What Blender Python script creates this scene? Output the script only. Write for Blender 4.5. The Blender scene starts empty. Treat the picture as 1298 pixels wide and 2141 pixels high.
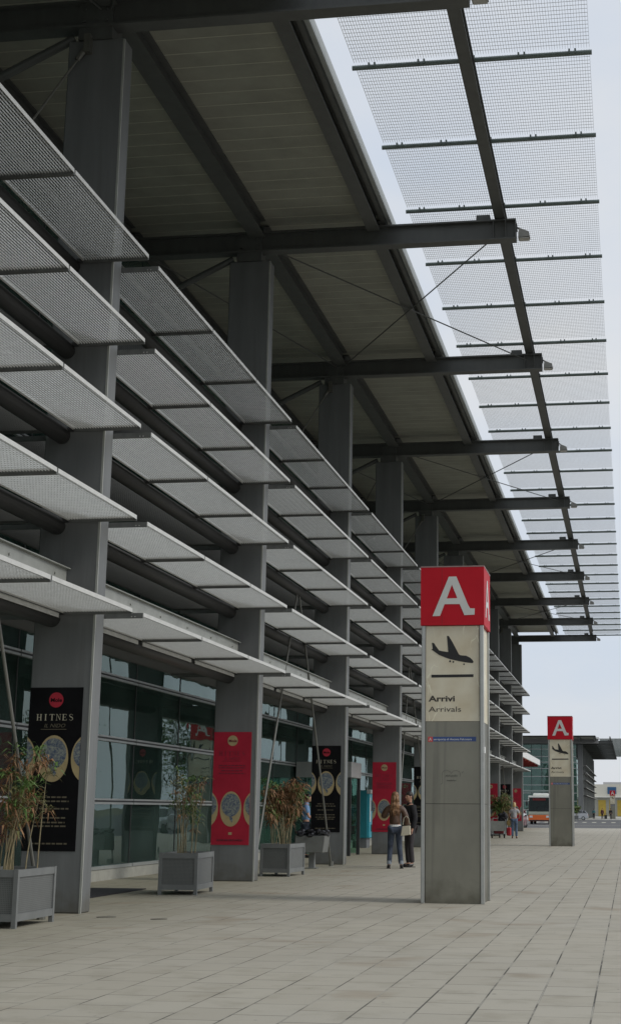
import bpy, bmesh, math, random
from mathutils import Vector, Matrix
from mathutils.geometry import tessellate_polygon
random.seed(7)
R = math.radians
col = bpy.context.scene.collection
scene = bpy.context.scene
WL = {}

# ------------------------------------------------------------------ materials
MATS = {}
def mat(name, c, rough=.6, metal=0., var=.12, scale=6., bump=0., c2=None, spec=.5, coat=0., stretch=None):
    if name in MATS: return MATS[name]
    m = bpy.data.materials.new(name); m.use_nodes = True
    nt = m.node_tree; N = nt.nodes; L = nt.links; b = N['Principled BSDF']
    b.inputs['Roughness'].default_value = rough; b.inputs['Metallic'].default_value = metal
    b.inputs['Specular IOR Level'].default_value = spec
    if coat: b.inputs['Coat Weight'].default_value = coat
    tc = N.new('ShaderNodeTexCoord'); mp = N.new('ShaderNodeMapping'); L.new(tc.outputs['Object'], mp.inputs['Vector'])
    if stretch: mp.inputs['Scale'].default_value = stretch
    n = N.new('ShaderNodeTexNoise'); n.inputs['Scale'].default_value = scale; n.inputs['Detail'].default_value = 6; n.inputs['Roughness'].default_value = .62
    L.new(mp.outputs['Vector'], n.inputs['Vector'])
    r = N.new('ShaderNodeValToRGB'); r.color_ramp.elements[0].position = .3; r.color_ramp.elements[1].position = .72
    a = [max(0, x*(1-var)) for x in c]; z = [min(1, x*(1+var)) for x in (c2 or c)]
    r.color_ramp.elements[0].color = (*a, 1); r.color_ramp.elements[1].color = (*z, 1)
    L.new(n.outputs['Fac'], r.inputs['Fac']); L.new(r.outputs['Color'], b.inputs['Base Color'])
    if bump:
        bp = N.new('ShaderNodeBump'); bp.inputs['Strength'].default_value = bump; bp.inputs['Distance'].default_value = .01
        n2 = N.new('ShaderNodeTexNoise'); n2.inputs['Scale'].default_value = scale*8; L.new(mp.outputs['Vector'], n2.inputs['Vector'])
        L.new(n2.outputs['Fac'], bp.inputs['Height']); L.new(bp.outputs['Normal'], b.inputs['Normal'])
    MATS[name] = m; return m

STEEL = mat('painted steel', (.095,.10,.095), .5, 0, .16, 3., stretch=(1,1,.3))
COLM = mat('column cladding', (.155,.162,.162), .55, 0, .17, 2.6, .15, stretch=(1,1,.14))
def grime(m):
    N = m.node_tree.nodes; L = m.node_tree.links; b = N['Principled BSDF']; src = b.inputs['Base Color'].links[0].from_socket
    tc = N.new('ShaderNodeTexCoord'); sp = N.new('ShaderNodeSeparateXYZ'); L.new(tc.outputs['Object'], sp.inputs[0])
    n = N.new('ShaderNodeTexNoise'); n.inputs['Scale'].default_value = 5; n.inputs['Detail'].default_value = 6; L.new(tc.outputs['Object'], n.inputs['Vector'])
    a = N.new('ShaderNodeMath'); a.operation = 'MULTIPLY_ADD'; a.inputs[1].default_value = .8; L.new(n.outputs['Fac'], a.inputs[0]); L.new(sp.outputs[2], a.inputs[2])
    r = N.new('ShaderNodeMapRange'); r.inputs['From Min'].default_value = .38; r.inputs['From Max'].default_value = .75; r.inputs['To Min'].default_value = .55; r.inputs['To Max'].default_value = 0; L.new(a.outputs[0], r.inputs['Value'])
    x = N.new('ShaderNodeMixRGB'); x.inputs[2].default_value = (.085,.078,.055,1); L.new(r.outputs[0], x.inputs[0]); L.new(src, x.inputs[1])
    mp = N.new('ShaderNodeMapping'); mp.inputs['Scale'].default_value = (9,9,.35); L.new(tc.outputs['Object'], mp.inputs['Vector'])
    n2 = N.new('ShaderNodeTexNoise'); n2.inputs['Scale'].default_value = 1; n2.inputs['Detail'].default_value = 4; L.new(mp.outputs['Vector'], n2.inputs['Vector'])
    r2 = N.new('ShaderNodeMapRange'); r2.inputs['From Min'].default_value = .56; r2.inputs['From Max'].default_value = .72; r2.inputs['To Max'].default_value = .35; L.new(n2.outputs['Fac'], r2.inputs['Value'])
    y = N.new('ShaderNodeMixRGB'); y.inputs[2].default_value = (.09,.09,.08,1); L.new(r2.outputs[0], y.inputs[0]); L.new(x.outputs[0], y.inputs[1])
    L.new(y.outputs[0], b.inputs['Base Color'])
grime(COLM)
PIPE = mat('dark steel pipe', (.045,.045,.043), .5, 0, .15, 4)
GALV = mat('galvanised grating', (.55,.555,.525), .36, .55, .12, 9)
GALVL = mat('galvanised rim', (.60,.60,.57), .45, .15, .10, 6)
GALVSH = mat('inner grating shaded steel', (.11,.115,.11), .6, 0, .12, 9)  # darker copy of the grating: dimmer light behind the pipes put into colour
GALVD = mat('galvanised frame bar', (.13,.135,.128), .5, .2, .2, 8)
CANB = mat('canopy grating', (.48,.49,.48), .5, .1, .12, 9)
GREENB = mat('canopy cross tube', (.13,.165,.155), .45, .2, .15, 8)
DECK = mat('roof deck sheet', (.31,.315,.265), .6, 0, .15, 1.2)
DECKLIT = mat('roof deck lit lip', (.50,.50,.41), .6, 0, .15, 3)  # paler than the deck: light caught on the seam edges is painted in
FASC = mat('roof edge trim', (.38,.41,.41), .5, 0, .08, 3)
DARK = mat('interior wall', (.30,.36,.33), .8, 0, .2, .6)
PLINTH = mat('concrete plinth', (.33,.33,.29), .8, 0, .12, 5, .3)
MULL = mat('aluminium mullion', (.42,.44,.43), .35, .5, .08, 6)
MULLD = mat('dark joint', (.02,.022,.022), .5)
CHAN = mat('light channel', (.36,.37,.34), .5, 0, .14, 3)
BLACK = mat('black rubber', (.012,.012,.013), .6)
MATM = mat('door mat', (.02,.02,.022), .95, 0, .3, 60)
WHITE = mat('white paint', (.75,.75,.73), .5)
ROD = mat('tie rod', (.17,.17,.15), .4, .4, .15, 6)

def glass_mat():
    m = bpy.data.materials.new('facade glass'); m.use_nodes = True
    nt = m.node_tree; N = nt.nodes; L = nt.links; N.clear()
    o = N.new('ShaderNodeOutputMaterial'); mx = N.new('ShaderNodeMixShader')
    tr = N.new('ShaderNodeBsdfTransparent'); tr.inputs['Color'].default_value = (.60,.80,.72,1)
    gl = N.new('ShaderNodeBsdfGlossy'); gl.inputs['Roughness'].default_value = .0; gl.inputs['Color'].default_value = (.72,.88,.86,1)
    fr = N.new('ShaderNodeFresnel'); fr.inputs['IOR'].default_value = 1.8
    tc = N.new('ShaderNodeTexCoord'); n = N.new('ShaderNodeTexNoise'); n.inputs['Scale'].default_value = .55; n.inputs['Detail'].default_value = 2
    bp = N.new('ShaderNodeBump'); bp.inputs['Strength'].default_value = .2; bp.inputs['Distance'].default_value = .04
    L.new(tc.outputs['Object'], n.inputs['Vector']); L.new(n.outputs['Fac'], bp.inputs['Height']); L.new(bp.outputs['Normal'], gl.inputs['Normal'])
    L.new(fr.outputs['Fac'], mx.inputs['Fac']); L.new(tr.outputs['BSDF'], mx.inputs[1]); L.new(gl.outputs['BSDF'], mx.inputs[2])
    df = N.new('ShaderNodeBsdfDiffuse'); df.inputs['Color'].default_value = (.14,.20,.18,1); m2 = N.new('ShaderNodeMixShader')
    n3 = N.new('ShaderNodeTexNoise'); n3.inputs['Scale'].default_value = .8; L.new(tc.outputs['Object'], n3.inputs['Vector'])
    r3 = N.new('ShaderNodeMapRange'); r3.inputs['From Min'].default_value = .3; r3.inputs['From Max'].default_value = .7; r3.inputs['To Min'].default_value = .06; r3.inputs['To Max'].default_value = .2; L.new(n3.outputs['Fac'], r3.inputs['Value'])
    L.new(r3.outputs[0], m2.inputs['Fac']); L.new(mx.outputs['Shader'], m2.inputs[1]); L.new(df.outputs['BSDF'], m2.inputs[2])
    L.new(m2.outputs['Shader'], o.inputs['Surface']); return m
GLASS = glass_mat()
CARGLASS = mat('vehicle glass', (.015,.02,.022), .08, 0, .2, 3, spec=.8)

def steel_sign():
    m = mat('brushed stainless', (.25,.243,.20), .38, .65, .16, 2.0, stretch=(1,1,.6), c2=(.225,.22,.18)); N = m.node_tree.nodes; L = m.node_tree.links
    tc = N.new('ShaderNodeTexCoord'); mp = N.new('ShaderNodeMapping'); mp.inputs['Scale'].default_value = (260, 260, 6)
    n = N.new('ShaderNodeTexNoise'); n.inputs['Scale'].default_value = 1; n.inputs['Detail'].default_value = 3
    L.new(tc.outputs['Object'], mp.inputs['Vector']); L.new(mp.outputs['Vector'], n.inputs['Vector'])
    mr = N.new('ShaderNodeMapRange'); mr.inputs['To Min'].default_value = .30; mr.inputs['To Max'].default_value = .48
    L.new(n.outputs['Fac'], mr.inputs['Value']); L.new(mr.outputs['Result'], N['Principled BSDF'].inputs['Roughness'])
    return m
SST = steel_sign()
SSTL = mat('corner channel steel', (.40,.41,.39), .35, .6, .12, 4)
SREDM = mat('sign red', (.50,.010,.022), .55, 0, .07, 1.5, spec=.2)

def ivory():
    m = bpy.data.materials.new('aged ivory panel'); m.use_nodes = True
    nt = m.node_tree; N = nt.nodes; L = nt.links; b = N['Principled BSDF']; b.inputs['Roughness'].default_value = .45
    tc = N.new('ShaderNodeTexCoord'); n = N.new('ShaderNodeTexNoise'); n.inputs['Scale'].default_value = 2.4; n.inputs['Detail'].default_value = 5
    L.new(tc.outputs['Object'], n.inputs['Vector'])
    r = N.new('ShaderNodeValToRGB'); r.color_ramp.elements[0].position = .3; r.color_ramp.elements[1].position = .7
    r.color_ramp.elements[0].color = (.60,.53,.38,1); r.color_ramp.elements[1].color = (.72,.68,.54,1)
    L.new(n.outputs['Fac'], r.inputs['Fac'])
    n2 = N.new('ShaderNodeTexNoise'); n2.inputs['Scale'].default_value = 4.; n2.inputs['Detail'].default_value = 3
    mp = N.new('ShaderNodeMapping'); mp.inputs['Scale'].default_value = (1,1,.45); L.new(tc.outputs['Object'], mp.inputs['Vector'])
    L.new(mp.outputs['Vector'], n2.inputs['Vector'])
    ad = N.new('ShaderNodeMixRGB'); ad.inputs['Fac'].default_value = .25; L.new(mp.outputs['Vector'], ad.inputs[1]); L.new(n2.outputs['Color'], ad.inputs[2])
    v = N.new('ShaderNodeTexVoronoi'); v.feature = 'DISTANCE_TO_EDGE'; v.inputs['Scale'].default_value = 4.5; L.new(ad.outputs['Color'], v.inputs['Vector'])
    lt = N.new('ShaderNodeMath'); lt.operation = 'LESS_THAN'; lt.inputs[1].default_value = .017; L.new(v.outputs['Distance'], lt.inputs[0])
    n3 = N.new('ShaderNodeTexNoise'); n3.inputs['Scale'].default_value = 1.3; L.new(tc.outputs['Object'], n3.inputs['Vector'])
    gt = N.new('ShaderNodeMapRange'); gt.inputs['From Min'].default_value = .45; gt.inputs['From Max'].default_value = .6; gt.inputs['To Max'].default_value = .85; L.new(n3.outputs['Fac'], gt.inputs['Value'])
    mu = N.new('ShaderNodeMath'); mu.operation = 'MULTIPLY'; L.new(lt.outputs[0], mu.inputs[0]); L.new(gt.outputs[0], mu.inputs[1])
    mx = N.new('ShaderNodeMixRGB'); mx.inputs[2].default_value = (.90,.88,.70,1); L.new(mu.outputs[0], mx.inputs['Fac']); L.new(r.outputs['Color'], mx.inputs[1])
    L.new(mx.outputs['Color'], b.inputs['Base Color']); return m
IVORY = ivory()

# ------------------------------------------------------------------ mesh helpers
class MB:
    def __init__(s): s.v = []; s.f = []; s.m = []
    def add(s, vs, fs, mi=0):
        k = len(s.v); s.v += [tuple(v) for v in vs]; s.f += [tuple(i+k for i in f) for f in fs]; s.m += [mi]*len(fs); return s
    def box(s, x0, x1, y0, y1, z0, z1, mi=0):
        return s.add([(x0,y0,z0),(x1,y0,z0),(x1,y1,z0),(x0,y1,z0),(x0,y0,z1),(x1,y0,z1),(x1,y1,z1),(x0,y1,z1)],
              [(0,3,2,1),(4,5,6,7),(0,1,5,4),(1,2,6,5),(2,3,7,6),(3,0,4,7)], mi)
    def tube(s, p, q, r, n=8, r2=None, mi=0, cap=True):
        p = Vector(p); q = Vector(q); d = (q-p).normalized(); a = d.orthogonal().normalized(); b = d.cross(a); r2 = r if r2 is None else r2
        vs = [p+(a*math.cos(t)+b*math.sin(t))*r for t in [2*math.pi*i/n for i in range(n)]]+[q+(a*math.cos(t)+b*math.sin(t))*r2 for t in [2*math.pi*i/n for i in range(n)]]
        fs = [(i,(i+1)%n,n+(i+1)%n,n+i) for i in range(n)]
        if cap: fs += [tuple(range(n-1,-1,-1)), tuple(range(n,2*n))]
        return s.add(vs, fs, mi)
    def path(s, pts, r0, r1, n=6, mi=0):
        for i in range(len(pts)-1):
            a = r0+(r1-r0)*i/(len(pts)-1); b = r0+(r1-r0)*(i+1)/(len(pts)-1); s.tube(pts[i], pts[i+1], a, n, b, mi)
        return s
    def prism(s, poly, axis, a, b, mi=0):      # poly in the other two axes, extruded a..b along axis
        def P(u, v, w): return {0:(w,u,v), 1:(u,w,v), 2:(u,v,w)}[axis]
        n = len(poly); vs = [P(u,v,a) for u,v in poly]+[P(u,v,b) for u,v in poly]
        fs = [(i,(i+1)%n,n+(i+1)%n,n+i) for i in range(n)]+[tuple(range(n-1,-1,-1)), tuple(range(n,2*n))]
        return s.add(vs, fs, mi)
    def ell(s, c, rx, ry, rz, n=12, m=8, mi=0):
        vs = []; fs = []
        for j in range(m+1):
            ph = math.pi*j/m
            for i in range(n):
                t = 2*math.pi*i/n; vs.append((c[0]+rx*math.sin(ph)*math.cos(t), c[1]+ry*math.sin(ph)*math.sin(t), c[2]+rz*math.cos(ph)))
        for j in range(m):
            for i in range(n): fs.append((j*n+i, j*n+(i+1)%n, (j+1)*n+(i+1)%n, (j+1)*n+i))
        return s.add(vs, fs, mi)
    def build(s, name, mats, parent=None, org=None, smooth=False, bevel=0):
        """vertices are in world coordinates unless org is None with a parent: then local to the parent"""
        me = bpy.data.meshes.new(name)
        o3 = Vector(org) if org is not None else Vector((0,0,0))
        me.from_pydata([tuple(Vector(v)-o3) for v in s.v], [], s.f)
        if not isinstance(mats, (list, tuple)): mats = [mats]
        for m in mats: me.materials.append(m)
        me.polygons.foreach_set('material_index', s.m)
        me.update()
        bm = bmesh.new(); bm.from_mesh(me); bmesh.ops.recalc_face_normals(bm, faces=bm.faces)
        if bevel: bmesh.ops.bevel(bm, geom=[e for e in bm.edges], offset=bevel, segments=1, affect='EDGES', clamp_overlap=True)
        bm.to_mesh(me); bm.free()
        if smooth: me.polygons.foreach_set('use_smooth', [True]*len(me.polygons))
        ob = bpy.data.objects.new(name, me); col.objects.link(ob)
        w = o3
        if parent is not None:
            ob.parent = parent; pw = WL[parent.name]
            ob.location = (o3-pw) if org is not None else (0,0,0)
            if org is None: w = pw
        else: ob.location = o3
        WL[ob.name] = Vector(w); return ob

def tag(o, label, cat=None, group=None, kind=None):
    if label: o['label'] = label
    if cat: o['category'] = cat
    if group: o['group'] = group
    if kind: o['kind'] = kind
    return o
def empty(name, loc, rz=0):
    o = bpy.data.objects.new(name, None); col.objects.link(o); o.location = loc; o.rotation_euler = (0,0,rz); o.empty_display_size = .2
    WL[o.name] = Vector(loc); return o
def struct(o): o['kind'] = 'structure'; return o
def inst(src, name, parent, loc, rz=0):
    o = bpy.data.objects.new(name, src if isinstance(src, bpy.types.Mesh) else src.data); col.objects.link(o)
    if parent is not None: o.parent = parent
    o.location = loc; o.rotation_euler = (0,0,rz)
    WL[o.name] = Vector(loc)+(WL[parent.name] if parent is not None else Vector((0,0,0))); return o
def copy_tree(o, parent=None):
    c = o.copy(); col.objects.link(c); c.parent = parent
    for ch in list(o.children): copy_tree(ch, c)
    return c
def mesh_of(mb, name, mats):
    o = mb.build(name, mats); me = o.data; bpy.data.objects.remove(o); return me

def text_mb(body, size, mb, origin, ux, uz, mi=0, shear=0., align='LEFT', width=None, bold=0.):
    """flat lettering on the plane spanned by ux (right) and uz (up), origin at baseline left"""
    c = bpy.data.curves.new('t', 'FONT'); c.body = body; c.size = size; c.shear = shear; c.align_x = align; c.offset = bold; c.resolution_u = 3
    o = bpy.data.objects.new('t', c); col.objects.link(o); bpy.context.view_layer.update()
    dg = bpy.context.evaluated_depsgraph_get(); me = bpy.data.meshes.new_from_object(o.evaluated_get(dg))
    xs = [v.co.x for v in me.vertices]; k = 1.
    if width and xs: k = width/(max(xs)-min(xs))
    O = Vector(origin); X = Vector(ux); Z = Vector(uz)
    mb.add([O+X*(v.co.x*k)+Z*v.co.y for v in me.vertices], [tuple(p.vertices) for p in me.polygons], mi)
    bpy.data.objects.remove(o); bpy.data.curves.remove(c); bpy.data.meshes.remove(me)
def flat_poly(mb, loops, f, mi=0):
    L3 = [[Vector((u, v, 0)) for u, v in lp] for lp in loops]; tr = tessellate_polygon(L3)
    pts = [p for lp in loops for p in lp]; mb.add([f(u, v) for u, v in pts], [tuple(t) for t in tr], mi)

# ------------------------------------------------------------------ dimensions (camera-calibrated)
S = 9.3838; Y1 = 19.62; DC = .354; XL, XR = -8.287, -7.384
ROWS = [9.36, 8.06, 6.77, 5.43, 4.10]
ZB, ZT = 13.19, 13.64
XE = -2.08
GX0, GX1, GZ = -4.41, -.356, 14.03
XG = -10.4

def grating(w, l, pitch, rodp, bh, bt, rim, rimh):
    mb = MB(); n = int(round((w-.02)/pitch))
    for i in range(n+1):
        x = -w/2+.01+(w-.02)*i/n; mb.box(x-bt/2, x+bt/2, -l/2+.005, l/2-.005, 0, bh, 0)
    k = int(l/rodp)
    for j in range(1, k):
        y = -l/2+l*j/k; mb.box(-w/2+.01, w/2-.01, y-.0025, y+.0025, bh*.5, bh*.5+.006, 0)
    if rim:
        mb.box(w/2, w/2+.006, -l/2, l/2, -.012, rimh, 1); mb.box(-w/2-.006, -w/2, -l/2, l/2, -.012, rimh, 1)
        mb.box(-w/2, w/2, -l/2-.02, -l/2+.004, -.035, rimh-.005, 2); mb.box(-w/2, w/2, l/2-.004, l/2+.02, -.035, rimh-.005, 2)
        for sx in (-.33, .33):
            for yy in (-l/2-.026, l/2+.02):
                for dx in (0, .05): mb.box(w/2-.17+dx if sx > 0 else -w/2+.12+dx, w/2-.155+dx if sx > 0 else -w/2+.135+dx, yy, yy+.006, -.02, -.005, 0)
    return mb
PL = (S-DC-.08)/3
PANEL = mesh_of(grating(1.0, PL-.045, .040, .1, .021, .004, True, .045), 'grating_panel', [GALV, GALVL, GALVD])
INNER = mesh_of(grating(1.0, S-DC-.1, .036, .1, .025, .004, True, .045), 'inner_grating', [GALVSH, GALVSH, GALVD])
CL = S/3
CPAN = mesh_of(grating(GX1-GX0, CL-.09, .045, .12, .028, .0036, False, 0), 'canopy_grating', [CANB])

def add_deck(root, ya, yb, x0, x1, z):
    """corrugated sheet, folds running across the building"""
    mb = MB(); n = max(1, int(round((yb-ya)/.47))); p = (yb-ya)/n; pr = []
    for i in range(n):
        a = ya+i*p; pr += [(a, z), (a+.02, z-.006), (a+.045, z-.006), (a+.065, z+.012)]
    pr.append((yb, z))
    prof = pr+[(yb, z+.22), (ya, z+.22)]
    for i in range(len(pr)-1):
        mb.add([(x0,*pr[i]),(x1,*pr[i]),(x1,*pr[i+1]),(x0,*pr[i+1])], [(0,1,2,3)], 1 if i % 4 == 1 else 0)
    mb.add([(x0,ya,z+.22),(x1,ya,z+.22),(x1,yb,z+.22),(x0,yb,z+.22)], [(0,1,2,3)])
    mb.add([(x1,ya,z),(x1,yb,z),(x1,yb,z+.22),(x1,ya,z+.22)], [(0,1,2,3)])
    return mb.build('roof_deck', [DECK, DECKLIT], root, (x0, ya, z))

def terminal(label, ybase, nc, dx, near):
    """nc columns, first at ybase; near: full detail"""
    root = empty('terminal_building', (XL+dx, ybase, 0)); tag(root, label, 'building')
    ylast = ybase+(nc-1)*S; XB = -24.+dx
    # columns, beams
    for c in range(nc):
        y = ybase+c*S
        mb = MB(); mb.box(XL+dx, XR+dx, y, y+DC, 0, 13.0)
        cb = mb.build('column', COLM, root, (XL+dx, y, 0), bevel=.018)
        mb = MB(); mb.box(XR+dx-.028, XR+dx+.003, y-.004, y+.02, 0, 12.98); mb.build('corner_highlight', CHAN, cb, (XR+dx, y, 0))  # pale strip added as a painted highlight along the bevelled column corner
        mb = MB(); mb.box(XL+dx+.16, XR+dx-.2, y-.03, y+DC+.03, 13.0, ZT+.02)
        for bx in (XL+dx+.25, XR+dx-.3):
            for bz in (13.3, 13.5): mb.tube((bx, y-.03, bz), (bx, y-.06, bz), .025, 6)
        mb.build('column_head', STEEL, cb, (XL+dx, y, 13.0))
        yb = y-.09; mb = MB()
        mb.box(XB, XE+dx, yb, yb+.28, ZB, ZB+.035); mb.box(XB, XE+dx, yb, yb+.28, ZT-.035, ZT); mb.box(XB, XE+dx-.02, yb+.1, yb+.18, ZB+.035, ZT-.035)
        mb.box(XE+dx-.02, XE+dx, yb, yb+.28, ZB+.035, ZT-.035)
        for x in (-2.56, -2.30): mb.box(x+dx-.008, x+dx+.008, yb+.005, yb+.1, ZB+.035, ZT-.035)
        mb.box(-2.92+dx, -2.63+dx, yb+.03, yb+.25, ZT, ZT+.12)
        mb.build('roof_beam', STEEL, root, (XL+dx, y, ZB))
        # raking brace and tie at the column head
        if near:
            mb = MB(); mb.tube((XL+dx+.05, y+.1, 13.1), (XG+dx+.1, y+.1, 12.1), .07, 10); mb.build('raking_brace', STEEL, root, (XL+dx, y, 12))
            if c % 2 == 1:
                mb = MB(); mb.tube((-7.97+dx, y-.06, 12.85), (-9.75+dx, y-.55, 9.7), .018, 8); mb.box(-8.0+dx, -7.9+dx, y-.12, y-.0, 12.75, 13.05)
                mb.tube((-7.97+dx, y-.06, 12.85), (-8.1+dx, y-.1, 12.62), .04, 8); mb.build('tie_rod', ROD, root, (XL+dx, y, 12))
    # roof
    for c in range(-1, nc-1):
        add_deck(root, ybase+c*S+.25, ybase+(c+1)*S+.25 if c < nc-2 else ylast+DC, XB, -4.88+dx, 13.9)
    def lng(name, x0, x1, z0, z1, m, web=None, ya=ybase-S, yb=ylast+DC):
        for c in range(-1, nc-1):
            a = max(ya, ybase+c*S+.2); b = min(yb, ybase+(c+1)*S-.1)
            mb = MB()
            if web:
                mb.box(x0, x1, a, b, z0, z0+.02); mb.box(x0, x1, a, b, z1-.02, z1); mb.box((x0+x1)/2-web/2, (x0+x1)/2+web/2, a, b, z0+.02, z1-.02)
            else: mb.box(x0, x1, a, b, z0, z1)
            mb.build(name, m, root, (x0, a, z0))
    lng('purlin', -7.84+dx, -7.49+dx, 13.5, 13.88, STEEL, .1)
    lng('purlin', -5.25+dx, -4.98+dx, 13.5, 13.88, STEEL, .08)
    lng('purlin', -10.7+dx, -10.42+dx, 13.42, 13.88, STEEL, .1)
    mb = MB(); mb.box(-4.87+dx, -4.80+dx, ybase-S, ylast+DC, 13.80, 13.97); mb.box(-4.80+dx, -4.765+dx, ybase-S, ylast+DC, 13.76, 13.99)
    mb.build('roof_gutter', FASC, root, (-4.72+dx, ybase, 13.84))
    mb = MB(); mb.box(-4.96+dx, -4.875+dx, ybase-S, ylast+DC, 13.70, 13.88); mb.build('edge_beam', STEEL, root, (-5.0+dx, ybase, 13.7))
    # open grating canopy
    yr = ylast+.55
    mb = MB(); mb.box(-2.53+dx, -2.31+dx, ybase-S, yr, 13.66, 13.69); mb.box(-2.53+dx, -2.31+dx, ybase-S, yr, 13.90, 13.93); mb.box(-2.46+dx, -2.38+dx, ybase-S, yr, 13.69, 13.90)
    for c in range(nc):
        y = ybase+c*S+.05
    mb.build('canopy_rafter', STEEL, root, (-2.42+dx, ybase, 13.66))
    y0 = Y1+.15-(S if near else 0) if near else ybase
    nb = 3*(nc-1)+2
    g0 = ybase+.15 if near else ybase
    for k in range(nb):
        y = ybase+(22.78-Y1)-S/3*1+k*CL
        mb = MB(); mb.tube((GX0+dx-.03, y, 13.965), (GX1+dx+.03, y, 13.965), .044, 8)
        for i in range(5):
            x = GX0+dx+.25+i*.86; mb.box(x, x+.03, y-.055, y+.055, 13.95, GZ); mb.box(x+.1, x+.13, y-.055, y+.055, 13.95, GZ)
        mb.build('canopy_cross_tube', GREENB, root, (GX0+dx, y, 13.965))
        if k < nb-1: inst(CPAN, 'canopy_grating', root, tuple(Vector(((GX0+GX1)/2+dx, y+CL/2, GZ))-WL[root.name]))
    # roof bracing in every other bay
    for c in range(0, nc-1):
        if c % 2 == (0 if near else 1):
            a = ybase+c*S+.3; b = ybase+(c+1)*S-.1; mb = MB(); zz = 13.45
            mb.tube((-7.6+dx, a, zz), (-2.5+dx, b, zz), .017, 6); mb.tube((-2.5+dx, a, zz), (-7.6+dx, b, zz), .017, 6)
            mb.tube((-7.75+dx, a, zz), (-10.4+dx, b, zz), .017, 6); mb.tube((-10.4+dx, a, zz), (-7.75+dx, b, zz), .017, 6)
            mb.build('roof_bracing', STEEL, root, (-5+dx, a, zz))
    # sunshades, five rows a bay
    far_mesh = None
    for c in range(nc-1):
        ya = ybase+c*S+DC+.02; yb = ybase+(c+1)*S-.02; ym = (ya+yb)/2
        for r, z in enumerate(ROWS):
            if near and c < 6:
                mb = MB(); mb.tube((-8.02+dx, ya, z-.08), (-8.02+dx, yb, z-.08), .125, 14)
                for k in range(4):
                    y = ya+.05+(yb-ya-.1)*k/3; mb.box(-7.93+dx, -7.83+dx, y-.015, y+.015, z-.04, z+.03)
                sh = mb.build('sunshade', PIPE, root, (-8.02+dx, ym, z))
                for p in sh.data.polygons: p.use_smooth = len(p.vertices) == 4 and p.area > .2
                for k in range(3):
                    inst(PANEL, 'grating_panel', sh, (-7.33+8.02, (k-1)*PL, 0))
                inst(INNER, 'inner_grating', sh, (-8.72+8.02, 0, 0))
                if r == 4:
                    for k in range(3):
                        e = MB().box(-7.875+dx, -7.86+dx, ym+(k-1)*PL-PL/2+.12, ym+(k-1)*PL+PL/2-.12, z-.085, z-.02).build('edge_strip', GALVL, sh, (-7.87+dx, ym+(k-1)*PL, z))
            else:
                if far_mesh is None:
                    mb = MB(); mb.tube((-8.02, -(yb-ya)/2, -.08), (-8.02, (yb-ya)/2, -.08), .125, 8, mi=2)
                    g = grating(1.0, PL-.045, .036 if near else .09, .1 if near else .5, .03, .004 if near else .012, True, .045)
                    for k in range(3): mb.add([(x-7.33, y+(k-1)*PL, zz) for x, y, zz in g.v], g.f); mb.m[-len(g.m):] = g.m
                    if near:
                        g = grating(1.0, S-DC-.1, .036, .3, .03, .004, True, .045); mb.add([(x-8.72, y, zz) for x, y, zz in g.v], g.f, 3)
                    mb.v = [(x+8.02, y, zz) for x, y, zz in mb.v]
                    far_mesh = mesh_of(mb, 'sunshade', [GALV, GALVL, PIPE, GALVSH])
                inst(far_mesh, 'sunshade', root, tuple(Vector((-8.02+dx, ym, z))-WL[root.name]))
        # channel above the lowest row
        mb = MB(); mb.box(-7.85+dx, -7.84+dx, ya, yb, 4.48, 4.72); mb.box(-7.92+dx, -7.78+dx, ya, yb, 4.72, 4.735); mb.box(-7.92+dx, -7.78+dx, ya, yb, 4.465, 4.48)
        for k in range(6): y = ya+.8+k*1.55; mb.tube((-7.84+dx, y, 4.6), (-7.82+dx, y, 4.6), .018, 6)
        mb.build('channel_beam', CHAN, root, (-7.85+dx, ya, 4.48))
        if c % 2 == 0 and near:
            y = ybase+c*S
            mb = MB(); mb.tube((-7.95+dx, y+6.0, 6.55), (-7.5+dx, y+8.3, 0), .024, 8); mb.tube((-7.5+dx,y+8.3,0), (-7.5+dx,y+8.3,.12), .06, 8); mb.build('facade_strut', ROD, root, (-7.5+dx, y+8.3, 0))
            mb = MB(); mb.tube((-7.95+dx, y+5.75, 6.55), (-7.6+dx, y+.75, 0), .024, 8); mb.tube((-7.6+dx,y+.75,0), (-7.6+dx,y+.75,.12), .06, 8); mb.build('facade_strut', ROD, root, (-7.6+dx, y+.75, 0))
    # glazed wall
    X0 = XG+dx; ztop = 13.4
    zs = [.25, 1.54, 2.78, 4.03, 5.28, 6.53, 7.78, 9.03, 10.28, 11.53, 12.6]
    for c in range(-1 if near else 0, nc-1):
        for k in range(3):
            ya = ybase+c*S+1.26+k*S/3; yb = ya+S/3
            yb2 = min(yb, ylast+DC)
            mb = MB(); mb.box(X0-.03, X0, ya+.02, yb2-.02, .25, ztop)
            w = mb.build('window', GLASS, root, (X0, ya, .25))
            mb = MB(); mb.box(X0-.08, X0+.012, ya-.018, ya+.018, .25, ztop, 1)
            for z in zs[1:]:
                mb.box(X0+.004, X0+.06, ya+.019, yb2-.019, z-.06, z-.02, 0); mb.box(X0+.004, X0+.035, ya+.019, yb2-.019, z-.02, z+.015, 1); mb.box(X0+.004, X0+.06, ya+.019, yb2-.019, z+.015, z+.05, 0)
            mb.box(X0+.004, X0+.09, ya+.019, yb2-.019, .22, .28, 0)
            mb.build('frame', [MULL, MULLD], w, (X0, ya, .25))
    ys = ybase-S+1.2 if near else ybase
    mb = MB(); mb.box(X0-.15, X0+.07, ys, ylast+DC, 0, .22); mb.build('plinth', PLINTH, root, (X0, ys, 0))
    mb = MB(); mb.box(XB, XB+.2, ys, ylast, 0, 13.8); mb.box(XB+.2, X0-.2, ys-.2, ys, 0, 13.8) if near else None
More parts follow.
